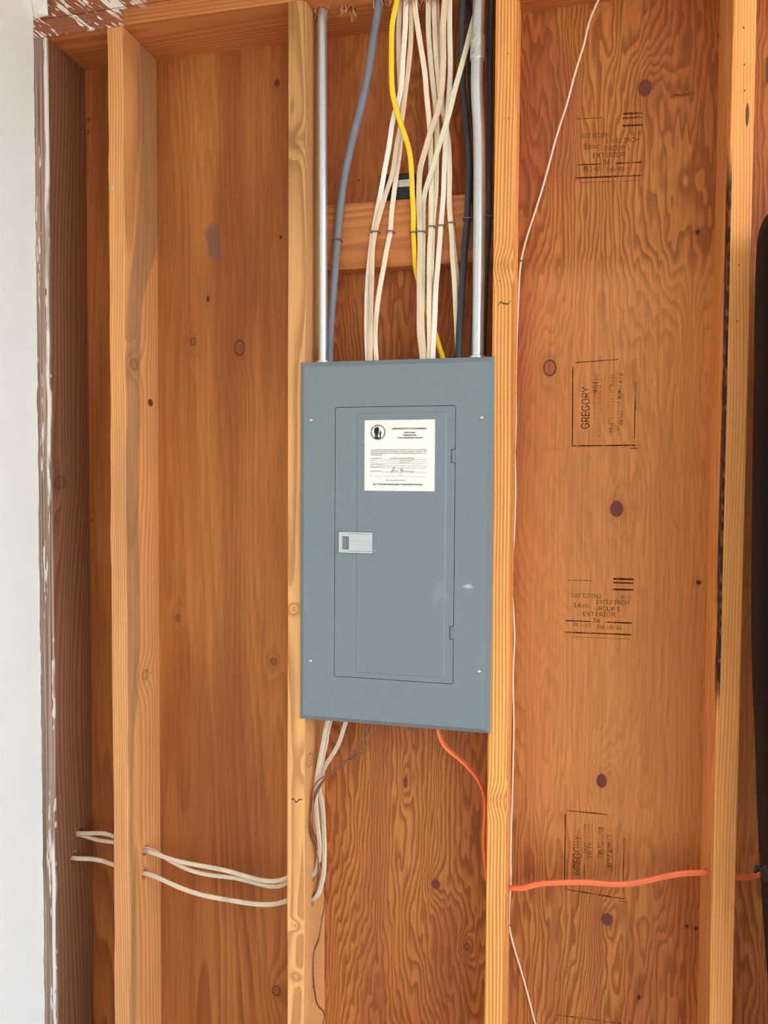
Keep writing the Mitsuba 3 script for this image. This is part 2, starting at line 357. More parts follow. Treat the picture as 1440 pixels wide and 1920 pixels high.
def ink_color(p, nrm, uv):
    x, z = mi.Float(p.x), mi.Float(p.z)
    wear = 0.5 * noise(x * 900, z * 60, 3.0) + 0.5 * noise(x * 45, z * 30, 8.0)
    return mix(L3(70, 44, 24), L3(168, 96, 50), 0.9 * smoothstep(0.45, 0.75, wear))
scene['mat_ink'] = {'type': 'diffuse', 'reflectance': mikit.proc(ink_color)}
def faded_color(p, nrm, uv):
    x, z = mi.Float(p.x), mi.Float(p.z)
    wear = 0.5 * noise(x * 420, z * 60, 3.0) + 0.5 * noise(x * 40, z * 40, 5.0)
    return mix(L3(92, 56, 28), L3(188, 110, 60), smoothstep(0.30, 0.6, wear))
scene['mat_faded_ink'] = {'type': 'diffuse', 'reflectance': mikit.proc(faded_color)}

def cable_fn(rgb, dirt):
    def f(p, nrm, uv):
        x, y, z = mi.Float(p.x), mi.Float(p.y), mi.Float(p.z)
        n = noise(x * 60, z * 22, y * 60) * 0.6 + noise(x * 20, z * 6, 3.0) * 0.4
        return mix(L3(*rgb), L3(*dirt), 0.5 * smoothstep(0.5, 0.9, n))
    return f
def plastic(key, rgb, dirt, rough=0.45):
    scene[key] = {'type': 'principled', 'base_color': mikit.proc(cable_fn(rgb, dirt)), 'roughness': rough, 'specular': 0.4}
plastic('mat_cream', (240, 220, 190), (196, 170, 136))
plastic('mat_white', (246, 234, 218), (214, 196, 176))
plastic('mat_tan', (226, 200, 166), (176, 152, 122))
plastic('mat_stained', (228, 218, 186), (150, 142, 104))
plastic('mat_dusty', (214, 194, 164), (176, 156, 128))
plastic('mat_yellow', (250, 206, 40), (226, 176, 30))
plastic('mat_grey', (122, 124, 130), (96, 98, 104))
plastic('mat_black_cable', (56, 58, 62), (40, 40, 44))
plastic('mat_orange', (246, 126, 78), (226, 104, 62))
def flatmat(key, rgb, rough=0.5, spec=0.4, **k):
    scene[key] = {'type': 'principled', 'base_color': {'type': 'rgb', 'value': lin(*rgb)}, 'roughness': rough, 'specular': spec, **k}
flatmat('mat_thin', (240, 214, 188))
flatmat('mat_copper', (150, 104, 80), 0.38, 0.5, metallic=0.7)
flatmat('mat_zinc', (216, 222, 226), 0.30, 0.5, metallic=0.82)
flatmat('mat_steel', (196, 190, 182), 0.3, 0.5, metallic=0.95)
flatmat('mat_staple', (120, 112, 104), 0.45, 0.5, metallic=0.5)
flatmat('mat_latch', (184, 186, 182), 0.45)
flatmat('mat_latch_dark', (128, 134, 137), 0.5)
flatmat('mat_box', (30, 36, 40), 0.5)
flatmat('mat_paper', (236, 232, 217), 0.8, 0.1)
flatmat('mat_print', (88, 88, 84), 0.8, 0.1)
flatmat('mat_print_light', (140, 138, 130), 0.8, 0.1)
flatmat('mat_print_dark', (44, 44, 42), 0.8, 0.1)
flatmat('mat_label', (214, 214, 210), 0.7, 0.2)
flatmat('mat_red_print', (170, 96, 96), 0.7, 0.2)
scene['mat_splinter'] = {'type': 'twosided', 'bsdf': {'type': 'diffuse', 'reflectance': {'type': 'rgb', 'value': lin(206, 150, 104)}}}
def bag_color(p, nrm, uv):
    return L3(16, 16, 18) * (0.7 + 0.6 * noise(mi.Float(p.x) * 500, mi.Float(p.y) * 500, mi.Float(p.z) * 500))
scene['mat_bag'] = {'type': 'principled', 'base_color': mikit.proc(bag_color), 'roughness': 0.6, 'specular': 0.12}
flatmat('mat_piping', (14, 14, 15), 0.3)

# ---------------------------------------------------------------- the room
labels['wall_back'] = {'label': 'open stud wall with bare plywood sheathing', 'kind': 'structure'}
obj('plywood_sheet', tm(box(-0.80, 0.0186, PLY_Y, PLY_Y + 0.015, 0.0, 2.44)), 'mat_plywood', 'wall_back', label='smooth reddish plywood sheet behind the left bays')
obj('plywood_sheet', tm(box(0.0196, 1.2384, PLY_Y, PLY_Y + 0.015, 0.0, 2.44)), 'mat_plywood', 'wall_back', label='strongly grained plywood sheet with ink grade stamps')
obj('plywood_sheet', tm(box(1.2394, 2.2, PLY_Y, PLY_Y + 0.015, 0.0, 2.44)), 'mat_plywood', 'wall_back')

def wall_left_mesh():
    zs = np.linspace(0, 2.436, 260)
    e = -0.004 - 0.008 * np.clip(meshkit.fbm(np.c_[zs * 22, zs * 0, zs * 0], 3, 4) - 0.45, 0, 1)
    v, f = [], []
    for z, y1 in zip(zs, e):
        v += [(-0.5785, -4.2, z), (-0.5785, y1, z), (-0.5915, y1 + 0.001, z), (-0.5915, -4.2, z)]
    n = len(zs)
    for i in range(n - 1):
        for j in range(4):
            a, b = i * 4 + j, i * 4 + (j + 1) % 4
            f += [[a, b, b + 4], [a, b + 4, a + 4]]
    f += [[0, 2, 1], [0, 3, 2]]; k = (n - 1) * 4; f += [[k, k + 1, k + 2], [k, k + 2, k + 3]]
    m = trimesh.Trimesh(np.array(v), f, process=False)
    if m.volume < 0: m.invert()
    return m
obj('wall_left', wall_left_mesh(), 'mat_drywall', label='white painted drywall side wall', kind='structure')
obj('ceiling', tm(box(-0.5915, 1.7, -3.4, 0.15, 2.4365, 2.4495)), 'mat_drywall', label='white drywall ceiling', kind='structure')
rng = np.random.default_rng(5)
scrap = m3.Manifold.batch_hull([m3.Manifold.sphere(0.002, 6).translate(q) for q in [(-0.575, -0.003, 2.403), (-0.545, -0.003, 2.404), (-0.543, -0.010, 2.4335), (-0.576, -0.010, 2.4335), (-0.560, -0.010, 2.405)]])
obj('drywall_scrap', tm(scrap.refine(3)), 'mat_drywall', 'ceiling', label='torn scrap of white drywall left in the corner')
obj('wall_light_blocker', tm(box(-0.5915, 1.5, -3.52, -3.4, 0.0, 2.436)), 'mat_drywall', label='unseen white wall added behind the camera to block light from the left', kind='structure')  # added out of view: blocks light from behind left, leaving more from the right
obj('floor', tm(box(-0.8, 4.2, -4.2, 0.155, -0.1, 0.0)), 'mat_concrete', label='concrete garage floor', kind='structure')

# ---------------------------------------------------------------- framing lumber
HOLES = {0: [], 1: [], 2: [], 3: [], 4: []}

def stud_mesh(i, holes, z0=0.038, z1=2.36, rfr=0.0025, wane=0.0):
    x0, x1 = STUD_X[i], STUD_X[i] + SW[i]
    zs = np.linspace(z0, z1, 130)
    v, n = [], 0
    for z in zs:
        wl = 0.0012 * (meshkit.fbm([z * 3, i * 7.1, 1], 3) - 0.5) * 2
        wr = 0.0010 * (meshkit.fbm([z * 3, i * 9.3, 5], 3) - 0.5) * 2
        wl += wane * (meshkit.fbm([z * 7, i * 3.3, 8], 3) - 0.45)
        r = rfr if i != 2 else rfr + 0.011 * np.clip((z - 1.85) / 0.3, 0, 1)
        rl = 0.0025
        sec = []
        for cx, cy, a0, rr in ((x1 + wr - r, r, -90, r), (x1 + wr - 0.002, PLY_Y - 0.002, 0, 0.002), (x0 + 0.002, PLY_Y - 0.002, 90, 0.002), (x0 + wl + rl, rl, 180, rl)):
            for a in np.radians(a0 + np.linspace(0, 90, 5)):
                sec.append((cx + rr * np.cos(a), cy + rr * np.sin(a), z))
        n = len(sec); v += sec
    f = []
    for k in range(len(zs) - 1):
        for j in range(n):
            a, b = k * n + j, k * n + (j + 1) % n
            f += [[a, b, b + n], [a, b + n, a + n]]
    v = np.array(v); L = len(zs) - 1
    c = len(v); v = np.vstack([v, v[:n].mean(0), v[L * n:].mean(0)])
    f += [[c, (j + 1) % n, j] for j in range(n)] + [[c + 1, L * n + j, L * n + (j + 1) % n] for j in range(n)]
    m = man(trimesh.Trimesh(v, f, process=False))
    for h in holes:
        m = m - h
    return tm(m)

def hole(i, y, z, r=0.013):
    HOLES[i].append(cyl((STUD_X[i] + 0.02, y, z), 'x', r, 0.08, 20))

hole(0, .087, .5772); hole(0, .066, .5298)
hole(1, .071, .568); hole(1, .066, .5173)
hole(2, .059, .5663); hole(2, .056, .5155)
hole(3, .095, .572, .009); hole(4, .062, .6674, .009)

STUD_LABEL = ['dark stained corner stud with white paint residue beside the drywall wall',
              'stud with grey weathered streak, second from the left wall',
              'pale knotty stud along the left edge of the electrical panel',
              'straight-grained orange stud along the right edge of the electrical panel',
              'stud with bark on its left edge, right of the ink-stamped plywood bay',
              'stud behind the black padded bag', 'stud at the far right of the open wall']
for i in range(7):
    m = stud_mesh(i, HOLES.get(i, []), wane={1: 0.006, 0: 0.002, 4: 0.003}.get(i, 0.0))
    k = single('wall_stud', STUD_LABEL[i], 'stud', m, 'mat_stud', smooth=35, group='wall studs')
    if i == 1:
        q = (-.3961, 0.0, 2.0285)
        nail = lathe([(0, 0), (0.0042, 0), (0.0045, 0.0006), (0.0038, 0.0013), (0, 0.0016)], 20)
        nail.apply_transform(trimesh.transformations.rotation_matrix(math.pi / 2, [1, 0, 0])); nail.apply_translation((q[0], 0.0005, q[2]))
        obj('nail', nail, 'mat_steel', k, smooth=40, label='round steel nail head')

def splinters(centres, n, seed, down=(0, 0, -1), spread=0.011, length=0.024):
    r = np.random.default_rng(seed); out = []
    d = np.array(down, float)
    for c in centres:
        for _ in range(n):
            a = r.uniform(0, 2 * np.pi)
            e1 = np.cross(d, [0.31, 0.9, 0.22]); e1 /= np.linalg.norm(e1); e2 = np.cross(d, e1)
            o = np.array(c) + (np.cos(a) * e1 + np.sin(a) * e2) * spread - d * 0.002
            t = d + (np.cos(a) * e1 + np.sin(a) * e2) * r.uniform(-0.1, 0.7) + r.normal(0, 0.25, 3)
            t /= np.linalg.norm(t); L = length * r.uniform(0.5, 1.2)
            s = np.cross(t, [0.2, 0.9, 0.3]); s /= np.linalg.norm(s); w = r.uniform(0.0008, 0.0018); b = np.cross(t, s) * 0.0005
            mid = o + t * L * 0.55 + r.normal(0, 0.0012, 3)
            v = [o + s * w, o - s * w, o + b, mid + s * w * .7, mid - s * w * .7, mid + b, o + t * L]
            f = [[0, 1, 4], [0, 4, 3], [1, 2, 5], [1, 5, 4], [2, 0, 3], [2, 3, 5], [3, 4, 6], [4, 5, 6], [5, 3, 6], [0, 2, 1]]
            out.append(trimesh.Trimesh(np.array(v), f, process=False))
    return cat(out)

# ---------------------------------------------------------------- cables: paths first, so that plates get their holes
ENC_TOP = 1.634
def up(pts):           # a cable of the bay: enters its hole in the plate and goes on above it
    a = np.array(pts[0])
    return [(a[0] - 0.001, a[1], 2.42), (a[0], a[1], 2.385)] + [tuple(p) for p in pts]
def down(pts):         # ends in the top of the panel's enclosure
    p = list(pts); a = np.array(p[-1])
    return p + [(a[0], min(a[1], .06), ENC_TOP + 0.001)]

NM = []   # name, label, material, path, half width, half thickness
def run(name, label, mat, path, w=.0053, t=.0029, grp='cream cables above the panel', ends=True):
    NM.append((name, label, mat, down(up(path)) if ends else path, w, t, grp))
CR = 'nonmetallic_cable'
run(CR, 'whitest cream cable, leftmost above the panel, passing behind the yellow cable', 'mat_white',
    [(0.2313, 0.0384, 2.3538), (0.2284, 0.0472, 2.3099), (0.2219, 0.0562, 2.2460), (0.2140, 0.0641, 2.1847), (0.2011, 0.0691, 2.1462), (0.1911, 0.0754, 2.0966), (0.1798, 0.0817, 2.0465), (0.1710, 0.0866, 2.0058)] + [(0.1611, 0.0977, 1.9745), (0.1553, 0.0985, 1.9456), (0.1503, 0.0985, 1.9185), (0.1452, 0.0930, 1.8600), (0.1441, 0.0827, 1.8026), (0.1463, 0.0710, 1.7453), (0.1499, 0.0605, 1.6964), (0.1535, 0.0520, 1.6570)])
run(CR, 'tan cable crossing the small black box, stapled at the left end of the block', 'mat_tan',
    [(0.2406, 0.0454, 2.3567), (0.2392, 0.0542, 2.3124), (0.2310, 0.0652, 2.2328), (0.2235, 0.0711, 2.1870), (0.2172, 0.0761, 2.1477), (0.2075, 0.0814, 2.1061), (0.2022, 0.0846, 2.0811), (0.1937, 0.0897, 2.0397), (0.1842, 0.0927, 2.0156)] + [(0.1733, 0.0903, 1.9798), (0.1621, 0.0921, 1.9431), (0.1576, 0.0921, 1.9248), (0.1532, 0.0921, 1.8999), (0.1531, 0.0865, 1.8579), (0.1547, 0.0729, 1.7824), (0.1582, 0.0566, 1.7062), (0.1607, 0.0456, 1.6558)])
run(CR, 'cream cable behind the yellow cable at top, stapled between it and the leftmost pair', 'mat_cream',
    [(0.2170, 0.0524, 2.3639), (0.2126, 0.0612, 2.3196), (0.2115, 0.0680, 2.2711), (0.2127, 0.0743, 2.2215), (0.2139, 0.0806, 2.1713), (0.2123, 0.0873, 2.1178), (0.2075, 0.0926, 2.0753), (0.2018, 0.0966, 2.0427)] + [(0.1963, 0.0946, 1.9980), (0.1911, 0.0985, 1.9627), (0.1885, 0.0985, 1.9269), (0.1814, 0.0985, 1.8912), (0.1772, 0.0930, 1.8582), (0.1698, 0.0827, 1.8014), (0.1662, 0.0710, 1.7445), (0.1679, 0.0588, 1.6879), (0.1720, 0.0520, 1.6564)])
run(CR, 'peach cable splaying right from mid bundle, stapled just right of the wide tan cable', 'mat_cream',
    [(0.2488, 0.0394, 2.3521), (0.2533, 0.0482, 2.3073), (0.2610, 0.0550, 2.2585), (0.2668, 0.0603, 2.2169), (0.2695, 0.0651, 2.1793), (0.2732, 0.0701, 2.1394), (0.2759, 0.0754, 2.0972), (0.2762, 0.0806, 2.0559)] + [(0.2766, 0.0848, 2.0182), (0.2760, 0.0893, 1.9804), (0.2753, 0.0921, 1.9460), (0.2755, 0.0921, 1.9298), (0.2736, 0.0921, 1.8923), (0.2735, 0.0865, 1.8510)] + [(0.2755, 0.0777, 1.7949), (0.2781, 0.0660, 1.7388), (0.2816, 0.0538, 1.6832), (0.2824, 0.0477, 1.6557)])
run(CR, 'wide tan cable curving left across the others, beside the yellow cable', 'mat_tan',
    [(0.3097, 0.0324, 2.3399), (0.3057, 0.0397, 2.3042), (0.3050, 0.0470, 2.2573), (0.3034, 0.0533, 2.2094), (0.2994, 0.0581, 2.1729), (0.2918, 0.0621, 2.1423), (0.2785, 0.0663, 2.1110), (0.2660, 0.0711, 2.0742), (0.2556, 0.0752, 2.0419)] + [(0.2518, 0.0850, 2.0171), (0.2506, 0.0901, 1.9740), (0.2529, 0.0919, 1.9205), (0.2537, 0.0898, 1.8713), (0.2544, 0.0812, 1.8237), (0.2577, 0.0685, 1.7584), (0.2614, 0.0564, 1.7024), (0.2680, 0.0471, 1.6602)], w=.0060)
run(CR, 'stained printed cable running diagonally from behind the right conduit', 'mat_stained',
    [(.382, .064, 2.42), (.381, .063, 2.385)] + [(0.3645, 0.0600, 2.3203), (0.3530, 0.0555, 2.2723), (0.3412, 0.0460, 2.2188), (0.3289, 0.0440, 2.1733), (0.3156, 0.0480, 2.1253), (0.3005, 0.0560, 2.0868), (0.2887, 0.0640, 2.0567), (0.2759, 0.0730, 2.0245)] + [(0.2670, 0.0807, 2.0047)] + [(0.2598, 0.0936, 1.9841)] + [(0.2580, 0.0985, 1.9579), (0.2582, 0.0985, 1.9309)] + [(0.2585, 0.0964, 1.8729), (0.2612, 0.0800, 1.7822), (0.2667, 0.0605, 1.6923), (0.2717, 0.0527, 1.6568)], ends=False)
NM[-1] = (*NM[-1][:3], down(NM[-1][3]), *NM[-1][4:])
run(CR, 'greenish stained cable, hidden partly behind the peach and diagonal cables', 'mat_stained',
    [(0.2741, 0.0494, 2.3546), (0.2729, 0.0582, 2.3104), (0.2753, 0.0650, 2.2620), (0.2806, 0.0723, 2.2046), (0.2838, 0.0757, 2.1776), (0.2871, 0.0812, 2.1345), (0.2872, 0.0854, 2.1004), (0.2860, 0.0906, 2.0590), (0.2852, 0.0949, 2.0244)] + [(0.2841, 0.0946, 1.9912), (0.2808, 0.0977, 1.9657), (0.2782, 0.0985, 1.9338), (0.2770, 0.0985, 1.8832), (0.2778, 0.0897, 1.8343)] + [(0.2781, 0.0843, 1.7791), (0.2802, 0.0721, 1.7228), (0.2833, 0.0577, 1.6572)])
run(CR, 'cream cable ending behind the black cable, right end of the block', 'mat_cream',
    [(0.2847, 0.0524, 2.3549), (0.2852, 0.0612, 2.3105), (0.2876, 0.0690, 2.2543), (0.2923, 0.0753, 2.2048), (0.2952, 0.0790, 2.1758), (0.3014, 0.0825, 2.1473), (0.3086, 0.0876, 2.1066)] + [(0.3129, 0.0868, 2.0615)] + [(0.3140, 0.0855, 2.0260)] + [(0.3135, 0.0872, 1.9949), (0.3137, 0.0913, 1.9611), (0.3160, 0.0921, 1.9345), (0.3191, 0.0921, 1.8980), (0.3208, 0.0900, 1.8674), (0.3249, 0.0833, 1.8301)] + [(0.3283, 0.0810, 1.7846), (0.3324, 0.0710, 1.7375), (0.3353, 0.0642, 1.7064), (0.3395, 0.0527, 1.6547)])
run(CR, 'pale cream cable crossed by the diagonal cable, ending rightmost of three beside the yellow cable', 'mat_white',
    [(0.3171, 0.0449, 2.3462), (0.3162, 0.0537, 2.3024), (0.3167, 0.0605, 2.2548), (0.3163, 0.0658, 2.2141), (0.3138, 0.0700, 2.1821), (0.3102, 0.0750, 2.1431), (0.3066, 0.0794, 2.1087), (0.3046, 0.0838, 2.0738), (0.3026, 0.0882, 2.0386)] + [(0.3012, 0.0901, 1.9969), (0.2974, 0.0950, 1.9539), (0.2956, 0.0950, 1.9315), (0.2930, 0.0950, 1.8919), (0.2909, 0.0895, 1.8507)] + [(0.2899, 0.0727, 1.7930), (0.2902, 0.0610, 1.7373), (0.2898, 0.0488, 1.6820), (0.2903, 0.0427, 1.6547)])
run(CR, 'thin cream cable just left of the black cable below the block', 'mat_tan',
    [(0.2904, 0.0594, 2.3582), (0.2923, 0.0700, 2.3041), (0.2948, 0.0776, 2.2453), (0.2985, 0.0851, 2.1857), (0.3064, 0.0939, 2.1149), (0.3098, 0.1002, 2.0639)] + [(0.3131, 0.0924, 2.0074), (0.3149, 0.0979, 1.9611), (0.3190, 0.0985, 1.9235), (0.3246, 0.0975, 1.8746)] + [(0.3297, 0.0983, 1.8369), (0.3337, 0.0890, 1.7861), (0.3362, 0.0758, 1.7245), (0.3384, 0.0607, 1.6560)], w=.0040)
yl = [(0.2160, 0.0254, 2.3483), (0.2079, 0.0311, 2.3210), (0.2027, 0.0389, 2.2745), (0.2017, 0.0442, 2.2339), (0.2038, 0.0511, 2.1797), (0.2098, 0.0543, 2.1544), (0.2201, 0.0583, 2.1216), (0.2326, 0.0628, 2.0844), (0.2384, 0.0677, 2.0447)] + [(0.2378, 0.0836, 1.9995), (0.2394, 0.0885, 1.9560)] + [(0.2383, 0.0965, 1.9229), (0.2405, 0.0965, 1.8870)] + [(0.2450, 0.0985, 1.8384), (0.2615, 0.0962, 1.7913), (0.2721, 0.0884, 1.7533), (0.2871, 0.0801, 1.7144), (0.2997, 0.0721, 1.6771), (0.3073, 0.0672, 1.6536)]
gy = [(0.1754, 0.0417, 2.3612), (0.1657, 0.0511, 2.3147), (0.1514, 0.0608, 2.2427), (0.1263, 0.0721, 2.1550), (0.0984, 0.0835, 2.0650), (0.0850, 0.0909, 2.0031)] + [(0.0758, 0.0915, 1.9157), (0.0729, 0.0792, 1.8241)] + [(0.0658, 0.0823, 1.7476), (0.0669, 0.0701, 1.6899), (0.0683, 0.0640, 1.6613)]
bk1 = [(0.3426, 0.0494, 2.3455), (0.3396, 0.0600, 2.2928), (0.3393, 0.0663, 2.2448), (0.3410, 0.0735, 2.1892), (0.3460, 0.0795, 2.1415)] + [(0.3521, 0.0784, 2.0830), (0.3540, 0.0835, 2.0429)] + [(0.3526, 0.0816, 1.9898), (0.3506, 0.0865, 1.9367), (0.3470, 0.0865, 1.8945), (0.3445, 0.0810, 1.8454), (0.3428, 0.0673, 1.7723), (0.3415, 0.0551, 1.7171), (0.3421, 0.0417, 1.6571)]
bk2 = [(0.3520, 0.0734, 2.3582), (0.3512, 0.0840, 2.3045), (0.3518, 0.0941, 2.2262)] + [(0.3578, 0.0961, 2.1425)] + [(0.3661, 0.0882, 2.0542)] + [(0.3623, 0.0896, 1.9919), (0.3643, 0.0945, 1.9511), (0.3666, 0.0924, 1.8653)] + [(0.3661, 0.0860, 1.7786), (0.3675, 0.0587, 1.6548)]
bk3 = [(0.3973, 0.0514, 2.3394), (0.3948, 0.0645, 2.2680), (0.3946, 0.0796, 2.1522)] + [(0.3947, 0.0817, 2.0283), (0.3937, 0.0915, 1.9406), (0.3905, 0.0894, 1.8630)] + [(0.3869, 0.0920, 1.7789), (0.3870, 0.0774, 1.7122), (0.3880, 0.0647, 1.6551)]
run('service_cable', 'thick round grey cable leaning left beside the left conduit', 'mat_grey', gy, .0082, .0078, None)
run('nonmetallic_cable', 'bright yellow cable weaving in front of the cream cables', 'mat_yellow', yl, .0053, .0042, None)
run('service_cable', 'dark grey round cable left of the right conduit, stapled to the block', 'mat_black_cable', bk1, .0068, .0062, None)
run('service_cable', 'dark cable hidden mostly behind the right conduit', 'mat_black_cable', bk2, .0052, .0050, None)
run('service_cable', 'dark cable in the shade between the right conduit and the stud', 'mat_black_cable', bk3, .0060, .0058, None)

# conduits
EMT_L = [(0.0575, 0.0420, 2.3791), (0.0577, 0.0420, 2.3179), (0.0582, 0.0420, 2.1696), (0.0590, 0.0420, 2.0095), (0.0600, 0.0420, 1.8265), (0.0607, 0.0420, 1.6963), (0.0608, 0.0420, 1.6571)]
EMT_R = [(0.3770, 0.0360, 2.3331), (0.3748, 0.0360, 2.2953), (0.3741, 0.0360, 2.2653), (0.3735, 0.0360, 2.2232), (0.3729, 0.0360, 2.1849), (0.3741, 0.0380, 2.1454), (0.3769, 0.0410, 2.1008), (0.3790, 0.0420, 2.0349), (0.3798, 0.0420, 1.9326), (0.3799, 0.0420, 1.8092), (0.3794, 0.0420, 1.7058), (0.3790, 0.0420, 1.6519)]

# ---------------------------------------------------------------- plates, blocking
plate = box(-0.588, 2.2, 0.0, PLY_Y, 2.3605, 2.3978)
plate2 = box(-0.588, 2.2, 0.0, PLY_Y, 2.3995, 2.4360)
tops = []
for nm in NM:
    a = np.array(nm[3][1]); h = cyl((a[0], a[1], 2.40), 'z', max(nm[4], .006) + 0.0035, 0.09, 18)
    plate = plate - h; plate2 = plate2 - h; tops.append((a[0], a[1], 2.361))
for q, r in ((EMT_L, .0125), (EMT_R, .0150)):
    h = cyl((q[0][0], q[0][1], 2.40), 'z', r, 0.09, 20); plate = plate - h; plate2 = plate2 - h
extra = [(.110, .046, 2.361), (.118, .050, 2.361)]
for e in extra:
    plate = plate - cyl((e[0], e[1], 2.365), 'z', .0085, .03, 16)
k = single('top_plate', 'lower wooden top plate over the studs, bored and splintered for cables', 'wooden plate', tm(plate), 'mat_beam')
obj('splinters', splinters(tops + extra + [(EMT_L[0][0], .042, 2.361), (EMT_L[0][0], .042, 2.361), (EMT_R[0][0] - .006, .036, 2.361)], 9, 11), 'mat_splinter', k, label='frayed splinters around the bored holes', kind='stuff')
single('top_plate', 'upper wooden top plate under the ceiling, smeared with white compound', 'wooden plate', tm(plate2), 'mat_beam')
single('bottom_plate', 'wooden bottom plate on the concrete floor under the studs', 'wooden plate', tm(box(-0.588, 2.2, 0.001, PLY_Y, 0.001, 0.0375)), 'mat_beam')
blk = rbox(0.0390, 0.4108, 0.1017, PLY_Y - .0003, 1.8567, 1.9940, 0.003, 12)
single('wooden_block', 'horizontal wooden block behind the cables, between the studs above the panel', 'wooden block', tm(blk), 'mat_beam', smooth=35)

# ---------------------------------------------------------------- build cables
for name, label, mat, path, w, t, grp in NM:
    sec = flat(w, t) if name == CR and mat != 'mat_yellow' else flat(w, t, 28, 0.0)
    if name == 'service_cable': sec = ring(w, 20) * [1, t / w]
    single(name, label, 'cable', sweep(spline(path), sec), mat, smooth=True, group=grp)

k = thing('steel_conduit', 'straight galvanized conduit beside the pale knotty stud, left of the cables', 'conduit', 'galvanized conduits above the panel')
L = [(EMT_L[0][0], EMT_L[0][1], 2.43)] + EMT_L[1:-1] + [(EMT_L[-1][0], EMT_L[-1][1], ENC_TOP + .002)]
obj('tube', sweep(spline(L, .012), ring(.0098, 28)), 'mat_zinc', k, smooth=True)
def connector(parent, x, y, r):
    z = ENC_TOP
    m = lathe([(r * .6, 0), (r + .0075, 0), (r + .0075, .004), (r + .0045, .0045), (r + .0045, .021), (r + .0033, .0225), (r + .0008, .0225)], 32)
    m.apply_translation((x, y, z + 0.0003))
    c = obj('connector', m, 'mat_zinc', parent, smooth=40)
    s = cyl((x - r - .005, y - .008, z + .012), 'y', .0032, .012, 16)
    obj('set_screw', tm(s), 'mat_steel', c, smooth=40)
connector(k, L[-1][0], L[-1][1], .0098)
k = thing('steel_conduit', 'bent galvanized conduit with a coupling near its top, right of the cables', 'conduit', 'galvanized conduits above the panel')
Rr = [(EMT_R[0][0], EMT_R[0][1], 2.43)] + EMT_R[1:-1] + [(EMT_R[-1][0], EMT_R[-1][1], ENC_TOP + .002)]
obj('tube', sweep(spline(Rr, .012), ring(.0117, 32)), 'mat_zinc', k, smooth=True)
connector(k, Rr[-1][0], Rr[-1][1], .0117)
cp = lathe([(.0119, -.0225), (.0140, -.0225), (.0146, -.0215), (.0142, -.0195), (.0142, -.003), (.0136, -.002), (.0136, .002), (.0142, .003), (.0142, .0195), (.0146, .0215), (.0140, .0225), (.0119, .0225)], 36)
cm = [(0.3741, 0.0360, 2.2663), (0.3733, 0.0360, 2.2232)]
cq = (np.array(cm[0]) + np.array(cm[1])) / 2
cp.apply_translation(cq)
c = obj('coupling', cp, 'mat_zinc', k, smooth=35, label='set-screw coupling')
for dz in (.0165, -.0115):
    s = cyl((cq[0] - .006, cq[1] - .0138, cq[2] + dz), 'y', .0036, .006, 16) - box(cq[0] - .0065, cq[0] - .0055, cq[1] - .03, cq[1] - .0158, cq[2] + dz - .004, cq[2] + dz + .004)
    obj('set_screw', tm(s), 'mat_steel', c, smooth=40)

# cable staples on the block
def staple(x, z, y, w, label, tilt=0.0, h=.0028):
    w2 = w / 2
    a = rbox(-w2, w2, -.0014, .0014, -h / 2, h / 2, .0011, 8)
    depth = max(.1017 - y, .004)
    a = a + rbox(-w2, -w2 + .0026, -.0012, depth - .0002, -h / 2, h / 2, .0008, 6) + rbox(w2 - .0026, w2, -.0012, depth - .0002, -h / 2, h / 2, .0008, 6)
    a = a.rotate([0, tilt, 0]).translate([x, y, z])
    single('cable_staple', label, 'staple', tm(a), 'mat_staple', smooth=35, group='cable staples on the block')
ST = [(0.1579, 0.0910, 1.9272), (0.1903, 0.0910, 1.9256), (0.2380, 0.0910, 1.9213), (0.2544, 0.0910, 1.9207), (0.2762, 0.0910, 1.9294), (0.2966, 0.0910, 1.9302), (0.3173, 0.0910, 1.9341), (0.3498, 0.0910, 1.9382), (0.0759, 0.0910, 1.9155), (0.3927, 0.0910, 1.9405)]
SL = ['staple over the leftmost tan and white cables', 'staple over the cream cable left of the yellow one', 'staple over the yellow cable', 'staple over the wide tan cable beside the yellow one',
      'staple over the peach cable, right of the wide tan one', 'staple over the pale cream cable right of the peach one', 'staple over the rightmost cream cable', 'staple over the dark grey cable', 'staple over the thick grey cable at the left', 'staple in the shade right of the right conduit']
for (x, y, z), l, w in zip(ST, SL, (.0185, .0160, .0150, .0190, .0160, .0150, .0150, .0175, .0215, .0165)):
    yy = {2: .0900, 7: .0785, 8: .0820, 9: .0838}.get(SL.index(l), .0872)
    staple(x, z, yy, w, l, tilt=3)

# small dark box on the block
k = thing('junction_box', 'small black box standing on the wooden block behind the cables', 'box')
jb = rbox(.163, .2395, .1035, .1392, 1.9945, 2.0475, .003, 10) - rbox(.168, .2345, .1015, .1045, 2.000, 2.043, .0005, 4)
obj('housing', tm(jb), 'mat_box', k, smooth=35)
lb = obj('sticker', tm(rplate(.1935, .2275, 2.0195, 2.0335, .1038, .1044, .001)), 'mat_label', k, label='white sticker with small red print')
rg = np.random.default_rng(2)
obj('print', cat([bar(x, z, x + rg.uniform(.002, .006), z, .1038, .0009) for z in (2.0305, 2.0275, 2.0235) for x in (.204, .2105, .217)]), 'mat_red_print', lb)

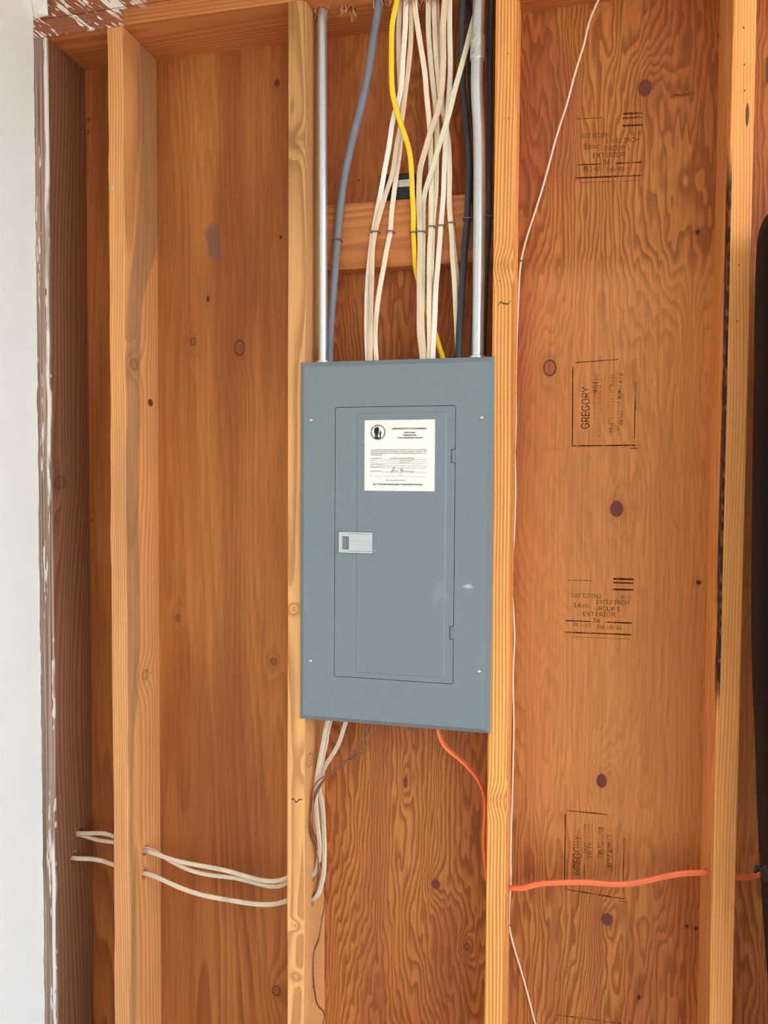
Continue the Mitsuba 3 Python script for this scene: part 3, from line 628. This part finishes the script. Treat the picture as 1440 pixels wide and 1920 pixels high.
# ---------------------------------------------------------------- the electrical panel
PF = -0.0145
pan = thing('electrical_panel', 'grey steel electrical panel mounted between two studs', 'electrical panel')
obj('enclosure', tm(box(.0425, .4075, .001, .095, .936, ENC_TOP)), 'mat_panel', pan)
X0, X1, Z0c, Z1c = .0293, .4170, .9238, 1.6472
def slab(x0, x1, z0, z1, y, e=.0004):
    return box(x0, x1, y, y + e, z0, z1)
cover = m3.Manifold.batch_hull([slab(X0, X1, Z0c, Z1c, -.0032, .0022), slab(X0 + .0108, X1 - .0108, Z0c + .0108, Z1c - .0108, PF)])
DX0, DX1, DZ0, DZ1 = .1060, .3446, 1.0190, 1.5546
cover = cover - rplate(DX0 - .0011, DX1 + .0011, DZ0 - .0011, DZ1 + .0011, -.03, -.0060, .005)
obj('cover', tm(cover), 'mat_panel', pan)
door = rplate(DX0, DX1, DZ0, DZ1, PF - .0002, -.0070, .004)
raised = m3.Manifold.batch_hull([slab(.1500, .3290, 1.0290, 1.5440, PF - .0001), slab(.1520, .3262, 1.0310, 1.5420, PF - .0014)])
door = door + raised
LX0, LX1, LZ0, LZ1 = .1146, .1836, 1.2675, 1.3090
door = door - box(LX0 - .0005, LX1 + .0005, -.03, -.0095, LZ0 - .0005, LZ1 + .0005)
rim = rplate(LX0 - .002, .1905, LZ0 - .0015, LZ1 + .0015, PF - .0022, PF + .001, .003) - box(LX0 - .0006, LX1 + .0006, -.03, 0, LZ0 - .0006, LZ1 + .0006)
door = door + rim
HG = [(.3368, .3440, 1.4456, 1.4721), (.3368, .3440, 1.1050, 1.1312)]
for a, b, c0, c1 in HG:
    door = door - box(a, b + .002, -.03, -.0100, c0, c1)
dk = obj('door', tm(door), 'mat_panel', pan)
for a, b, c0, c1 in HG:
    tab = cyl(((a + b) / 2 + .0012, PF + .0012, (c0 + c1) / 2), 'z', .0024, c1 - c0 - .0022, 20) + box(a + .0012, b + .0018, PF + .0012, -.0095, c0 + .0011, c1 - .0011)
    obj('hinge', tm(tab), 'mat_panel', dk, smooth=40)
lt = pan + '__latch'
lf = rbox(LX0, LX1, PF - .0042, -.0098, LZ0, LZ1, .0008, 6)
lf = lf - box(.1212, .1362, -.03, PF + .0020, 1.2745, 1.3005) - box(.1355, LX1 - .002, -.03, PF - .0020, LZ0 + .0032, LZ1 - .0030)
obj('latch', tm(lf), 'mat_latch', pan, smooth=30, label='light grey plastic door latch')
sl = rbox(.1357, LX1 - .0022, PF - .0048, PF - .0012, LZ0 + .0038, LZ1 - .0036, .0007, 6)
for z in (1.2915, 1.2830):
    sl = sl - box(.136, .19, -.04, PF - .0042, z - .0003, z + .0003)
obj('slide', tm(sl), 'mat_latch', lt, smooth=30)
obj('recess', tm(box(.1214, .1360, PF + .0012, PF + .0024, 1.2747, 1.3003) + rbox(.1268, .1284, PF - .001, PF + .002, 1.2752, 1.2998, .0005, 4)), 'mat_latch_dark', lt)
for q in [(0.0549, -0.0145, 1.5304), (0.3949, -0.0145, 1.5314), (0.0550, -0.0145, 1.0465), (0.3951, -0.0145, 1.0461)]:
    hd = lathe([(0, -.001), (.0044, -.001), (.0046, .0008), (.0040, .0022), (.0026, .0030), (0, .0033)], 28)
    hd.apply_transform(trimesh.transformations.rotation_matrix(math.pi / 2, [1, 0, 0])); hd.apply_translation((q[0], PF - .0002, q[2]))
    sc = man(hd) - box(-.0055, .0055, -.01, .0, -.0005, .0005).rotate([0, 65 if q[2] < 1.2 else 20, 0]).translate([q[0], PF - .0018, q[2]])
    obj('screw', tm(sc), 'mat_steel', pan, smooth=40)
q = [(0.2732, 0.0500, 1.6605)][0]
cl = rbox(q[0] - .013, q[0] + .008, .027, .034, ENC_TOP + .001, ENC_TOP + .014, .0015, 8) + cyl((q[0] + .004, .0265, ENC_TOP + .0125), 'y', .0034, .008, 16)
obj('cable_clamp', tm(cl), 'mat_zinc', pan, smooth=35)

# ---------------------------------------------------------------- certificate on the door
ce = thing('certificate', 'cream paper certificate of occupancy pasted on the grey panel door', 'certificate')
PY = PF - .0014
cx0, cx1, cz0, cz1 = .1664, .3060, 1.3911, 1.5288
nx, nz = 60, 60
gx, gz = np.meshgrid(np.linspace(cx0, cx1, nx), np.linspace(cz0, cz1, nz))
wr = meshkit.fbm(np.stack([gx * 90, gz * 14, gx * 0], -1), 3, 3)
gy2 = PY - .0003 - .0012 * np.clip(np.abs(wr - .5) * 2.2, 0, 1)
ps = np.stack([gx, gy2, gz], -1).reshape(-1, 3)
vf = []
for i in range(nz - 1):
    for j in range(nx - 1):
        a = i * nx + j; vf += [[a, a + 1, a + nx + 1], [a, a + nx + 1, a + nx]]
back = ps.copy(); back[:, 1] = PY - .0001
N = len(ps)
bd = [j for j in range(nx)] + [i * nx + nx - 1 for i in range(1, nz)] + [(nz - 1) * nx + j for j in range(nx - 2, -1, -1)] + [i * nx for i in range(nz - 2, 0, -1)]
sf = []
for a, b in zip(bd, bd[1:] + bd[:1]): sf += [[a, a + N, b + N], [a, b + N, b]]
pm = trimesh.Trimesh(np.vstack([ps, back]), vf + [[a + N, c + N, b + N] for a, b, c in vf] + sf, process=False)
obj('paper', pm, 'mat_paper', ce, smooth=40)
TY = PY - .0015
def cxp(u): return cx0 + (u - 130) / (1315 - 130) * (cx1 - cx0)      # positions read off the enlarged certificate
def czp(v): return cz1 - (v - 160) / (1360 - 160) * (cz1 - cz0)
H = (cz1 - cz0) / 1200
obj('heading', cat([text('CERTIFICATE OF OCCUPANCY', cxp(597), czp(322), TY, 28 * H, (1195 - 597) * H, bold=True)]), 'mat_print_dark', ce)
obj('heading', cat([text(s, cxp(895), czp(v), TY, 22 * H, w * H, align='c', bold=True) for s, v, w in (('Clark County', 384, 195), ('Public Services', 428, 225), ('Code Administration Division', 471, 430))]), 'mat_print_dark', ce)
body = [('This certificate issued pursuant to the requirements of the Uniform Building', 670, 970), ('Code certifying that at the time of issuance this structure was in compliance with', 700, 968),
        ('the various ordinances of the County regulating building construction or use', 732, 960), ('for the following:', 760, 205)]
form = [('Use Classification', 234, 818, 205), ('Group', 234, 853, 70), ('Type Construction', 730, 858, 220), ('Fire Zone', 234, 890, 90), ('Bldg. Permit No.', 730, 893, 182),
        ('Owner of Building', 234, 927, 205), ('Building Address', 234, 963, 192), ('Building Official', 234, 1032, 190), ('By', 230, 1108, 28), ('Date', 728, 1113, 60)]
obj('body_text', cat([text(s, cxp(235), czp(v), TY, 17 * H, w * H, depth=.0002) for s, v, w in body] + [text(s, cxp(u), czp(v), TY, 17 * H, w * H, depth=.0002) for s, u, v, w in form]
                     + [text('(Post in a conspicuous place)', cxp(660), czp(1186), TY, 17 * H, 345 * H, depth=.0002, align='c'), text('Single Family Residence', cxp(585), czp(812), TY, 18 * H, 400 * H, depth=.0002)]), 'mat_print', ce)
rules = [(455, 824, 1185, 826), (320, 858, 710, 860), (960, 862, 1190, 864), (330, 895, 705, 897), (920, 898, 1190, 900), (450, 932, 1200, 938), (440, 967, 1195, 973), (440, 1038, 1185, 1048), (285, 1112, 710, 1112), (810, 1116, 1175, 1118)]
obj('form_line', cat([bar(cxp(a), czp(b), cxp(c), czp(d), TY, .00045) for a, b, c, d in rules]), 'mat_print_light', ce)
obj('footer_text', text('NOT TO BE REMOVED EXCEPT BY BUILDING OFFICIAL.', cxp(703), czp(1262), TY, 24 * H, 860 * H, bold=True, align='c'), 'mat_print_dark', ce)
sig = [[(575, 1035), (600, 1030), (640, 985), (655, 962), (635, 965), (612, 1000), (598, 1040), (618, 1012), (640, 1018), (650, 1026), (668, 1014), (684, 1022), (700, 1016), (712, 1018)],
       [(738, 985), (752, 1000), (775, 985)], [(772, 992), (758, 1030), (742, 1064)], [(750, 1026), (785, 1000), (770, 1018), (792, 1030), (808, 1016), (826, 1028), (845, 1018), (868, 1030), (890, 1022), (915, 1032), (935, 1040), (962, 1026), (975, 1020), (950, 1036)]]
sm = []
for st in sig:
    p = spline([(cxp(a), TY - .0001, czp(b)) for a, b in st], .0012)
    sm.append(sweep(p, ring(.00028, 6)))
obj('signature', cat(sm), 'mat_print_dark', ce)
sx, sz, R0 = cxp(362), czp(366), .0147
seal = []
for a0 in range(0, 360, 12):
    w = (5.5, 8.5, 3.5, 7.0)[(a0 // 12) % 4]
    a = np.radians(np.linspace(a0, a0 + w, 5))
    seal.append(Polygon([(R0 * np.cos(t), R0 * np.sin(t)) for t in a] + [((R0 - .0014) * np.cos(t), (R0 - .0014) * np.sin(t)) for t in a[::-1]]))
for rr in (R0 + .0001, R0 - .0019):
    seal.append(Point(0, 0).buffer(rr, 24).difference(Point(0, 0).buffer(rr - .0003, 24)))
def px2(pts): return Polygon([((a - 362) * H, (366 - b) * H) for a, b in pts])
figs = [px2([(308, 290), (318, 280), (330, 288), (332, 305), (342, 325), (344, 375), (336, 395), (334, 450), (312, 450), (308, 395), (296, 370), (294, 335), (300, 312)]),
        px2([(342, 272), (352, 268), (362, 278), (362, 296), (378, 305), (386, 318), (372, 326), (370, 370), (362, 400), (358, 460), (346, 460), (342, 400), (334, 365), (336, 310)]),
        px2([(396, 348), (404, 342), (412, 350), (418, 372), (416, 400), (408, 420), (408, 462), (394, 462), (392, 415), (386, 392), (388, 366)]),
        px2([(300, 450), (330, 440), (372, 455), (400, 452), (424, 462), (400, 474), (340, 476), (305, 466)])]
def flatpoly(g, depth=.0003):
    ms = [trimesh.creation.extrude_polygon(q, depth, engine='earcut') for q in getattr(g, 'geoms', [g])]
    m = cat(ms); v = np.array(m.vertices); m.vertices = np.c_[v[:, 0] + sx, TY - v[:, 2], v[:, 1] + sz]; return m
obj('seal', cat([flatpoly(g) for g in seal + figs]), 'mat_print_dark', ce, label='round black seal with three standing figures')

# ---------------------------------------------------------------- ink grade stamps on the plywood
SYY = PLY_Y - .00005
def frame(c):   # c: three corners TL, TR, BL of a stamp in world x, z -> a map from its 0..1 coordinates
    (a, _, b), (c1, _, d), (e, _, f) = c
    return lambda s, t: (a + s * (c1 - a) + t * (e - a), b + s * (d - b) + t * (f - b))
def grade_stamp(c, parent='wall_back', which=''):
    fr = frame(c); ms = []
    W = fr(1, 0)[0] - fr(0, 0)[0]; Hh = fr(0, 0)[1] - fr(0, 1)[1]
    rot = math.degrees(math.atan2(fr(1, 0)[1] - fr(0, 0)[1], W))
    rows = [('303 SIDING', .06, .36, .46), ('6-S', .82, .36, .15), ('19/32 INCH', .44, .455, .50), ('16oc', .10, .525, .25), ('GROUP 1', .43, .57, .38), ('EXTERIOR', .25, .67, .49), ('36', .40, .775, .12), ('PS 1-83', .12, .87, .25), ('FHA-UM-64', .48, .89, .36)]
    for s, u, v, w in rows:
        x, z = fr(u, v); ms.append(text(s, x, z, SYY, .072 * Hh, w * W, depth=.0002, rot=rot))
    out = cat(ms)
    k = obj('grade_stamp', out, 'mat_ink', parent, label=f'stamped plywood grade lettering, {which}')
    ln = []
    for u0, u1, v, w in ((0, .38, .06, .0012), (.7, 1.0, .02, .004), (.7, 1.0, .085, .003), (.7, 1.0, .20, .0035), (.0, .38, .765, .0022), (.62, 1.0, .765, .0030), (0, 1.0, .965, .0030), (.08, .98, 1.04, .0008)):
        a, b = fr(u0, v), fr(u1, v)
        ln.append(bar(a[0], a[1], b[0], b[1], SYY, w, .0002))
    obj('stamp_bar', cat(ln), 'mat_ink', k)
grade_stamp([(0.5634, 0.1397, 2.1456), (0.6888, 0.1397, 2.1402), (0.5612, 0.1397, 2.0173)], which='near the top of the right bay')
grade_stamp([(0.5574, 0.1397, 1.2164), (0.6872, 0.1397, 1.2176), (0.5549, 0.1397, 1.0972)], which='below the middle of the right bay')
def mill_stamp(c, which, word='GREGORY'):
    fr = frame(c); ms, ln = [], []
    W = fr(1, 0)[0] - fr(0, 0)[0]; Hh = fr(0, 0)[1] - fr(0, 1)[1]
    x, z = fr(.27, .80); ms.append(text(word, x, z, SYY, .13 * W, .50 * Hh, depth=.0002, rot=90))
    r = np.random.default_rng(4)
    for u, h in ((.46, .14), (.66, .10), (.80, .09)):
        v = .92 if u < .5 else .88
        while v > .14:
            w = r.uniform(.012, .022)
            if r.uniform() > .22:
                a, b = fr(u - h, v), fr(u - h * r.choice([0, 0, .5]), v)
                ln.append(bar(a[0], a[1], b[0], b[1], SYY, .0012, .0002))
            if r.uniform() > .75:
                a, b = fr(u - h * r.choice([0, .5, 1]), v), fr(u - h * r.choice([0, .5, 1]), v - w)
                if abs(a[0] - b[0]) + abs(a[1] - b[1]) > .001: ln.append(bar(a[0], a[1], b[0], b[1], SYY, .0010, .0002))
            v -= w
    k = obj('mill_stamp', cat(ms), 'mat_ink', 'wall_back', label=f'sideways stamped mill lettering in a box, {which}')
    obj('stamp_text', cat(ln), 'mat_faded_ink', k)
    bx = []
    for u0, v0, u1, v1, w in ((.04, 0, .72, -.02, .0022), (0, .05, 0, 1, .0022), (0, 1, 1, 1, .0026), (.985, .24, .985, .92, .0016), (1.01, .24, 1.0, .6, .0010), (.92, 1.035, 1.04, 1.035, .0014)):
        a, b = fr(u0, v0), fr(u1, v1); bx.append(bar(a[0], a[1], b[0], b[1], SYY, w, .0002))
    obj('stamp_bar', cat(bx), 'mat_ink', k)
mill_stamp([(0.5615, 0.1397, 1.6527), (0.6845, 0.1397, 1.6533), (0.5630, 0.1397, 1.4841)], 'beside the upper middle of the right bay')
mill_stamp([(0.5604, 0.1397, 0.7292), (0.6793, 0.1397, 0.7239), (0.5607, 0.1397, 0.5619)], 'behind the orange cable')
lw = [(0.5515, 0.1397, 0.2907), (0.6794, 0.1397, 0.2941), (0.6636, 0.1397, 0.2937)]
obj('mill_stamp', bar(lw[0][0], lw[0][2], lw[1][0], lw[1][2], SYY, .002, .0002), 'mat_ink', 'wall_back')
for q, n in (([(-0.5434, 0.1397, 2.2447), (-0.5437, 0.1397, 2.2179), (-0.5458, 0.1397, 2.1545), (-0.5460, 0.1397, 2.1276)], 4), ([(-0.5455, 0.1397, 1.3326), (-0.5457, 0.1397, 1.3135), (-0.5450, 0.1397, 1.2411), (-0.5438, 0.1397, 1.2157)], 4)):
    obj('ink_mark', cat([bar(a - .004, c + d, a + .005, c + d, SYY, .002, .0002) for a, b, c in q for d in (-.003, .003)]), 'mat_ink', 'wall_back')

# ---------------------------------------------------------------- lower cables
def cable(name, label, mat, path, w, t, grp=None, step=.006, normal=(0, -1, 0), twist=None, sec=None):
    return single(name, label, 'cable', sweep(spline(path, step), flat(w, t) if sec is None else sec, normal, twist), mat, smooth=True, group=grp)
BZ = .9355   # underside of the enclosure
G2 = 'cream cables below the panel'
A = [(.0865, .052, BZ - .0005)] + [(0.0723, 0.0500, 0.9065), (0.0630, 0.0500, 0.8649), (0.0516, 0.0460, 0.7980), (0.0489, 0.0420, 0.7662), (0.0490, 0.0400, 0.7328), (0.0505, 0.0430, 0.6975), (0.0524, 0.0520, 0.6524), (0.0510, 0.0600, 0.6208), (0.0469, 0.0620, 0.5927), (0.0419, 0.0610, 0.5740)] + [(.036, .059, .5663), (.002, .0595, .565)] + [(-0.0231, 0.0600, 0.5523), (-0.1490, 0.0640, 0.5465), (-0.2583, 0.0680, 0.5516), (-0.3202, 0.0705, 0.5577)] + [(-.3671, .071, .566), (-.403, .073, .567)] + [(-0.4559, 0.0760, 0.5890), (-0.5021, 0.0830, 0.5870)] + [(-.552, .0875, .5795), (-.580, .088, .580)]
cable(CR, 'upper cream cable sagging between the lower left studs, leftmost under the panel', 'mat_dusty', A, .0050, .0030, G2)
B = [(.0960, .060, BZ - .0005)] + [(0.0739, 0.0600, 0.9025), (0.0657, 0.0600, 0.8619), (0.0564, 0.0600, 0.8198), (0.0494, 0.0600, 0.7858), (0.0495, 0.0600, 0.7536), (0.0542, 0.0660, 0.7228), (0.0566, 0.0700, 0.6808), (0.0579, 0.0720, 0.6300), (0.0587, 0.0700, 0.5903), (0.0579, 0.0670, 0.5671), (0.0547, 0.0640, 0.5484), (0.0489, 0.0600, 0.5276)] + [(.036, .056, .5155), (.002, .0565, .514)] + [(-0.0219, 0.0570, 0.5035), (-0.1473, 0.0600, 0.4852), (-0.2287, 0.0630, 0.4874), (-0.2950, 0.0650, 0.4997)] + [(-.3671, .066, .5165), (-.403, .066, .518)] + [(-0.4473, 0.0660, 0.5272), (-0.4879, 0.0660, 0.5335)] + [(-.552, .066, .530), (-.580, .066, .531)]
cable(CR, 'lowest cream cable sagging between the lower left studs', 'mat_dusty', B, .0052, .0030, G2)
Cc = [(.1290, .066, BZ - .0005)] + [(0.1067, 0.0660, 0.9010), (0.0969, 0.0660, 0.8694), (0.0805, 0.0660, 0.8336), (0.0625, 0.0670, 0.8052), (0.0527, 0.0680, 0.7832)] + [(0.0464, 0.0730, 0.7483), (0.0434, 0.0770, 0.7114), (0.0452, 0.0810, 0.6690), (0.0478, 0.0810, 0.6283), (0.0459, 0.0760, 0.5929), (0.0413, 0.0700, 0.5718)] + [(.036, .068, .5640), (.002, .069, .5600)] + [(-0.0268, 0.0700, 0.5362), (-0.1275, 0.0740, 0.5274), (-0.2366, 0.0790, 0.5270), (-0.3029, 0.0800, 0.5429)] + [(-.3671, .0790, .5670), (-.403, .0800, .568)] + [(-0.4584, 0.0840, 0.5700), (-0.5070, 0.0900, 0.5681)] + [(-.552, .0945, .5725), (-.580, .095, .573)]
cable(CR, 'cream cable curving away from the other two under the panel', 'mat_dusty', Cc, .0048, .0029, G2)

G3 = 'bare ground wires below the panel'
def copper(label, path): single('ground_wire', label, 'wire', sweep(spline(path, .005), ring(.0016, 10)), 'mat_copper', smooth=True, group=G3)
copper('bare copper wire from the panel, left strand, ending in the pale stud\'s hole', [(.1740, .045, BZ)] + [(0.1596, 0.0440, 0.9073), (0.1454, 0.0420, 0.8743), (0.1323, 0.0400, 0.8526), (0.1169, 0.0380, 0.8318), (0.1037, 0.0360, 0.8200), (0.0850, 0.0330, 0.8036), (0.0654, 0.0290, 0.7909), (0.0535, 0.0260, 0.7796), (0.0467, 0.0240, 0.7650)] + [(0.0410, 0.0313, 0.7276), (0.0410, 0.0257, 0.6902), (0.0410, 0.0311, 0.6674), (0.0410, 0.0560, 0.6308)] + [(0.0502, 0.0500, 0.6139), (0.0514, 0.0520, 0.5911), (0.0497, 0.0520, 0.5643), (0.0425, 0.0540, 0.5299)] + [(.037, .0555, .5235), (.015, .0560, .5230)])
copper('bare copper wire from the panel, stapled down the side of the pale stud', [(.1840, .045, BZ)] + [(0.1708, 0.0400, 0.9094), (0.1624, 0.0380, 0.8759), (0.1540, 0.0360, 0.8570), (0.1375, 0.0340, 0.8383), (0.1132, 0.0310, 0.8260), (0.0943, 0.0290, 0.8105), (0.0741, 0.0270, 0.7913), (0.0640, 0.0260, 0.7750), (0.0533, 0.0270, 0.7532), (0.0483, 0.0280, 0.7365)] + [(0.0445, 0.0298, 0.7024), (0.0445, 0.0293, 0.6890), (0.0445, 0.0453, 0.6614), (0.0445, 0.0763, 0.6160), (0.0445, 0.0897, 0.5791), (0.0445, 0.1051, 0.5466), (0.0445, 0.1149, 0.5225)] + [(0.0402, 0.1326, 0.4825), (0.0402, 0.1251, 0.4537), (0.0402, 0.1125, 0.4401), (0.0402, 0.0913, 0.4102), (0.0402, 0.0602, 0.4012), (0.0402, 0.0521, 0.3780), (0.0402, 0.0572, 0.3256), (0.0402, 0.0664, 0.2983), (0.0402, 0.0964, 0.2510), (0.0402, 0.1275, 0.2019)] + [(.0402, .125, .20), (.0402, .125, .10)])
copper('bare copper wire twisted with the other two under the panel', [(.1800, .049, BZ)] + [(0.1642, 0.0480, 0.9064), (0.1546, 0.0460, 0.8761), (0.1450, 0.0440, 0.8569), (0.1272, 0.0420, 0.8347), (0.1060, 0.0400, 0.8166), (0.0869, 0.0380, 0.8009), (0.0666, 0.0360, 0.7839), (0.0568, 0.0340, 0.7701), (0.0493, 0.0320, 0.7542)] + [(0.0478, 0.0226, 0.7318), (0.0478, 0.0142, 0.6982), (0.0478, 0.0231, 0.6706), (0.0478, 0.0480, 0.6341), (0.0478, 0.0701, 0.5982)] + [(0.0555, 0.0540, 0.5895), (0.0527, 0.0500, 0.5622), (0.0466, 0.0490, 0.5365)] + [(.037, .0490, .522), (.015, .0495, .522)])
def wire_staple(x, y, z, label, axis='x'):
    m = rbox(-.0014, .0014, -.0045, .0045, -.0012, .0012, .0008, 6) if axis == 'x' else rbox(-.0045, .0045, -.0014, .0014, -.0012, .0012, .0008, 6)
    single('wire_staple', label, 'staple', tm(m.translate([x, y, z])), 'mat_staple', smooth=35, group='small wire staples')
q = [(0.0428, 0.0494, 0.3286)][0]; wire_staple(q[0], q[1], q[2], 'small staple holding the copper wire on the pale stud')

OR = [(.3080, .055, BZ)] + [(0.3061, 0.0550, 0.9034), (0.3215, 0.0570, 0.8688), (0.3464, 0.0600, 0.8479), (0.3701, 0.0640, 0.8255), (0.3906, 0.0680, 0.7973), (0.3992, 0.0710, 0.7706), (0.4010, 0.0740, 0.7253), (0.3988, 0.0780, 0.6878), (0.4004, 0.0840, 0.6394), (0.4023, 0.0900, 0.6087)] + [(.409, .094, .580), (.430, .095, .572)] + [(0.4580, 0.0950, 0.5739), (0.4721, 0.0940, 0.5757), (0.5001, 0.0920, 0.5870), (0.5283, 0.0890, 0.5960), (0.5636, 0.0860, 0.6037), (0.6066, 0.0830, 0.6107), (0.6449, 0.0800, 0.6138), (0.6826, 0.0770, 0.6207), (0.7234, 0.0730, 0.6354), (0.7590, 0.0690, 0.6509), (0.7951, 0.0650, 0.6621)] + [(.8251, .062, .6674), (.865, .061, .667)] + [(0.8969, 0.0610, 0.6695), (0.9175, 0.0610, 0.6782), (0.9586, 0.0610, 0.6874), (1.0038, 0.0610, 0.6869)]
cable('nonmetallic_cable', 'flat orange cable from the panel through the studs to the black bag', 'mat_orange', OR, .0058, .0034, None, twist=[1.3] * 24 + [1.2, .8, .3] + [0] * 30)

TW = [(0.5931, 0.1180, 2.3543), (0.5840, 0.1200, 2.3183), (0.5735, 0.1220, 2.2745), (0.5589, 0.1240, 2.2272), (0.5443, 0.1260, 2.1711), (0.5254, 0.1280, 2.1111), (0.5070, 0.1300, 2.0425), (0.4883, 0.1320, 1.9768), (0.4708, 0.1335, 1.9230), (0.4580, 0.1345, 1.8758), (0.4544, 0.1350, 1.8546), (0.4517, 0.1355, 1.8116), (0.4489, 0.1360, 1.7305), (0.4478, 0.1360, 1.6489), (0.4483, 0.1360, 1.5669), (0.4488, 0.1360, 1.5252), (0.4474, 0.1360, 1.4636), (0.4498, 0.1360, 1.4018), (0.4494, 0.1360, 1.3521), (0.4483, 0.1355, 1.3066), (0.4449, 0.1350, 1.1975), (0.4481, 0.1350, 1.1474), (0.4516, 0.1360, 1.0802), (0.4498, 0.1345, 1.0131), (0.4519, 0.1350, 0.9286), (0.4521, 0.1355, 0.8220), (0.4512, 0.1350, 0.7459), (0.4497, 0.1340, 0.6171), (0.4500, 0.1330, 0.5533), (0.4483, 0.1310, 0.4760), (0.4634, 0.1340, 0.4118), (0.4825, 0.1350, 0.3494), (0.5046, 0.1355, 0.2683), (0.5292, 0.1355, 0.1661), (0.5423, 0.1355, 0.0990)]
single('thin_wire', 'thin cream wire hanging down the right bay along the stud', 'wire', sweep(spline([(TW[0][0] + .010, .117, 2.3595)] + TW[1:], .006), ring(.0022, 10)), 'mat_thin', smooth=True)
for (x, y, z), l in zip([(0.4569, 0.1280, 1.8601), (0.4447, 0.1280, 1.1973), (0.4474, 0.1280, 0.4752)], ('upper', 'middle', 'lower')):
    wire_staple(x + .001, y, z, f'{l} of the three staples on the thin cream wire', 'y')

# frayed wood at the stud holes
for i, key, pts, d in ((0, 'wall_stud', [(-.5501, .087, .584), (-.5501, .066, .537)], (1, 0, .3)), (1, 'wall_stud_001', [(-.3671, .071, .574), (-.3671, .066, .524)], (1, 0, .3)), (4, 'wall_stud_004', [(.8251, .062, .667)], (-1, 0, 0))):
    obj('splinters', splinters(pts, 8, 20 + i, d, .009, .012), 'mat_splinter', key, kind='stuff')

# ---------------------------------------------------------------- black padded bag at the right edge
bag = thing('padded_bag', 'tall black padded bag leaning on the studs at the right edge', 'bag')
zs = np.array([0.002, .03, .10, .35, .65, .92, 1.15, 1.5, 1.75, 1.805, 1.830, 1.845, 1.856, 1.860])
xl = np.array([.985, .960, .948, .9235, .8911, .8725, .8607, .8550, .8530, .8540, .8575, .8640, .8800, .920])
zz = np.linspace(zs[0], zs[-1], 200); zz = np.sort(np.r_[zz, np.linspace(1.79, 1.86, 40)])
from scipy.interpolate import PchipInterpolator
xle = PchipInterpolator(zs, xl)(zz)
xc = 1.04
sec = []
for z, x in zip(zz, xle):
    hw = xc - x
    hd = .105 * min(1, (hw / .17)) ** .6
    a = np.arange(64) * 2 * np.pi / 64
    px_ = hw * np.sign(np.cos(a)) * np.abs(np.cos(a)) ** .55
    py_ = hd * np.sign(np.sin(a)) * np.abs(np.sin(a)) ** .55
    dent = .004 * (meshkit.fbm(np.c_[a * 0 + z * 5, px_ * 12, py_ * 12], 3, 2) - .5)
    sec.append(np.c_[xc + px_ + dent, -.122 + py_ + dent, np.full(64, z)])
sec = np.array(sec); n = 64
i, j = np.meshgrid(np.arange(len(sec) - 1), np.arange(n), indexing='ij')
qd = np.stack([i * n + j, i * n + (j + 1) % n, (i + 1) * n + (j + 1) % n, (i + 1) * n + j], -1).reshape(-1, 4)
v = np.vstack([sec.reshape(-1, 3), sec[0].mean(0), sec[-1].mean(0)]); k2 = len(v)
bf = np.vstack([qd[:, [0, 1, 2]], qd[:, [0, 2, 3]], [[k2 - 2, (j + 1) % n, j] for j in range(n)], [[k2 - 1, (len(sec) - 1) * n + j, (len(sec) - 1) * n + (j + 1) % n] for j in range(n)]])
bm = trimesh.Trimesh(v, bf, process=False)
if bm.volume < 0: bm.invert()
obj('shell', bm, 'mat_bag', bag, smooth=True)
ang = 38                                   # the seam runs down the front left shoulder
seam = [tuple(s[ang] * [1, 1, 1] + [0, -.001, 0]) for s in sec[4:-22:4]]
obj('seam_piping', sweep(spline(seam, .012), ring(.0034, 10)), 'mat_piping', bag, smooth=True)
st = [(0.8569, -0.2000, 0.8087), (0.8597, -0.2220, 0.8098), (0.8709, -0.2320, 0.8112), (0.8990, -0.2320, 0.8115)]
obj('strap', sweep(spline(st, .004), flat(.011, .002, 16, 0)), 'mat_piping', bag, smooth=True)
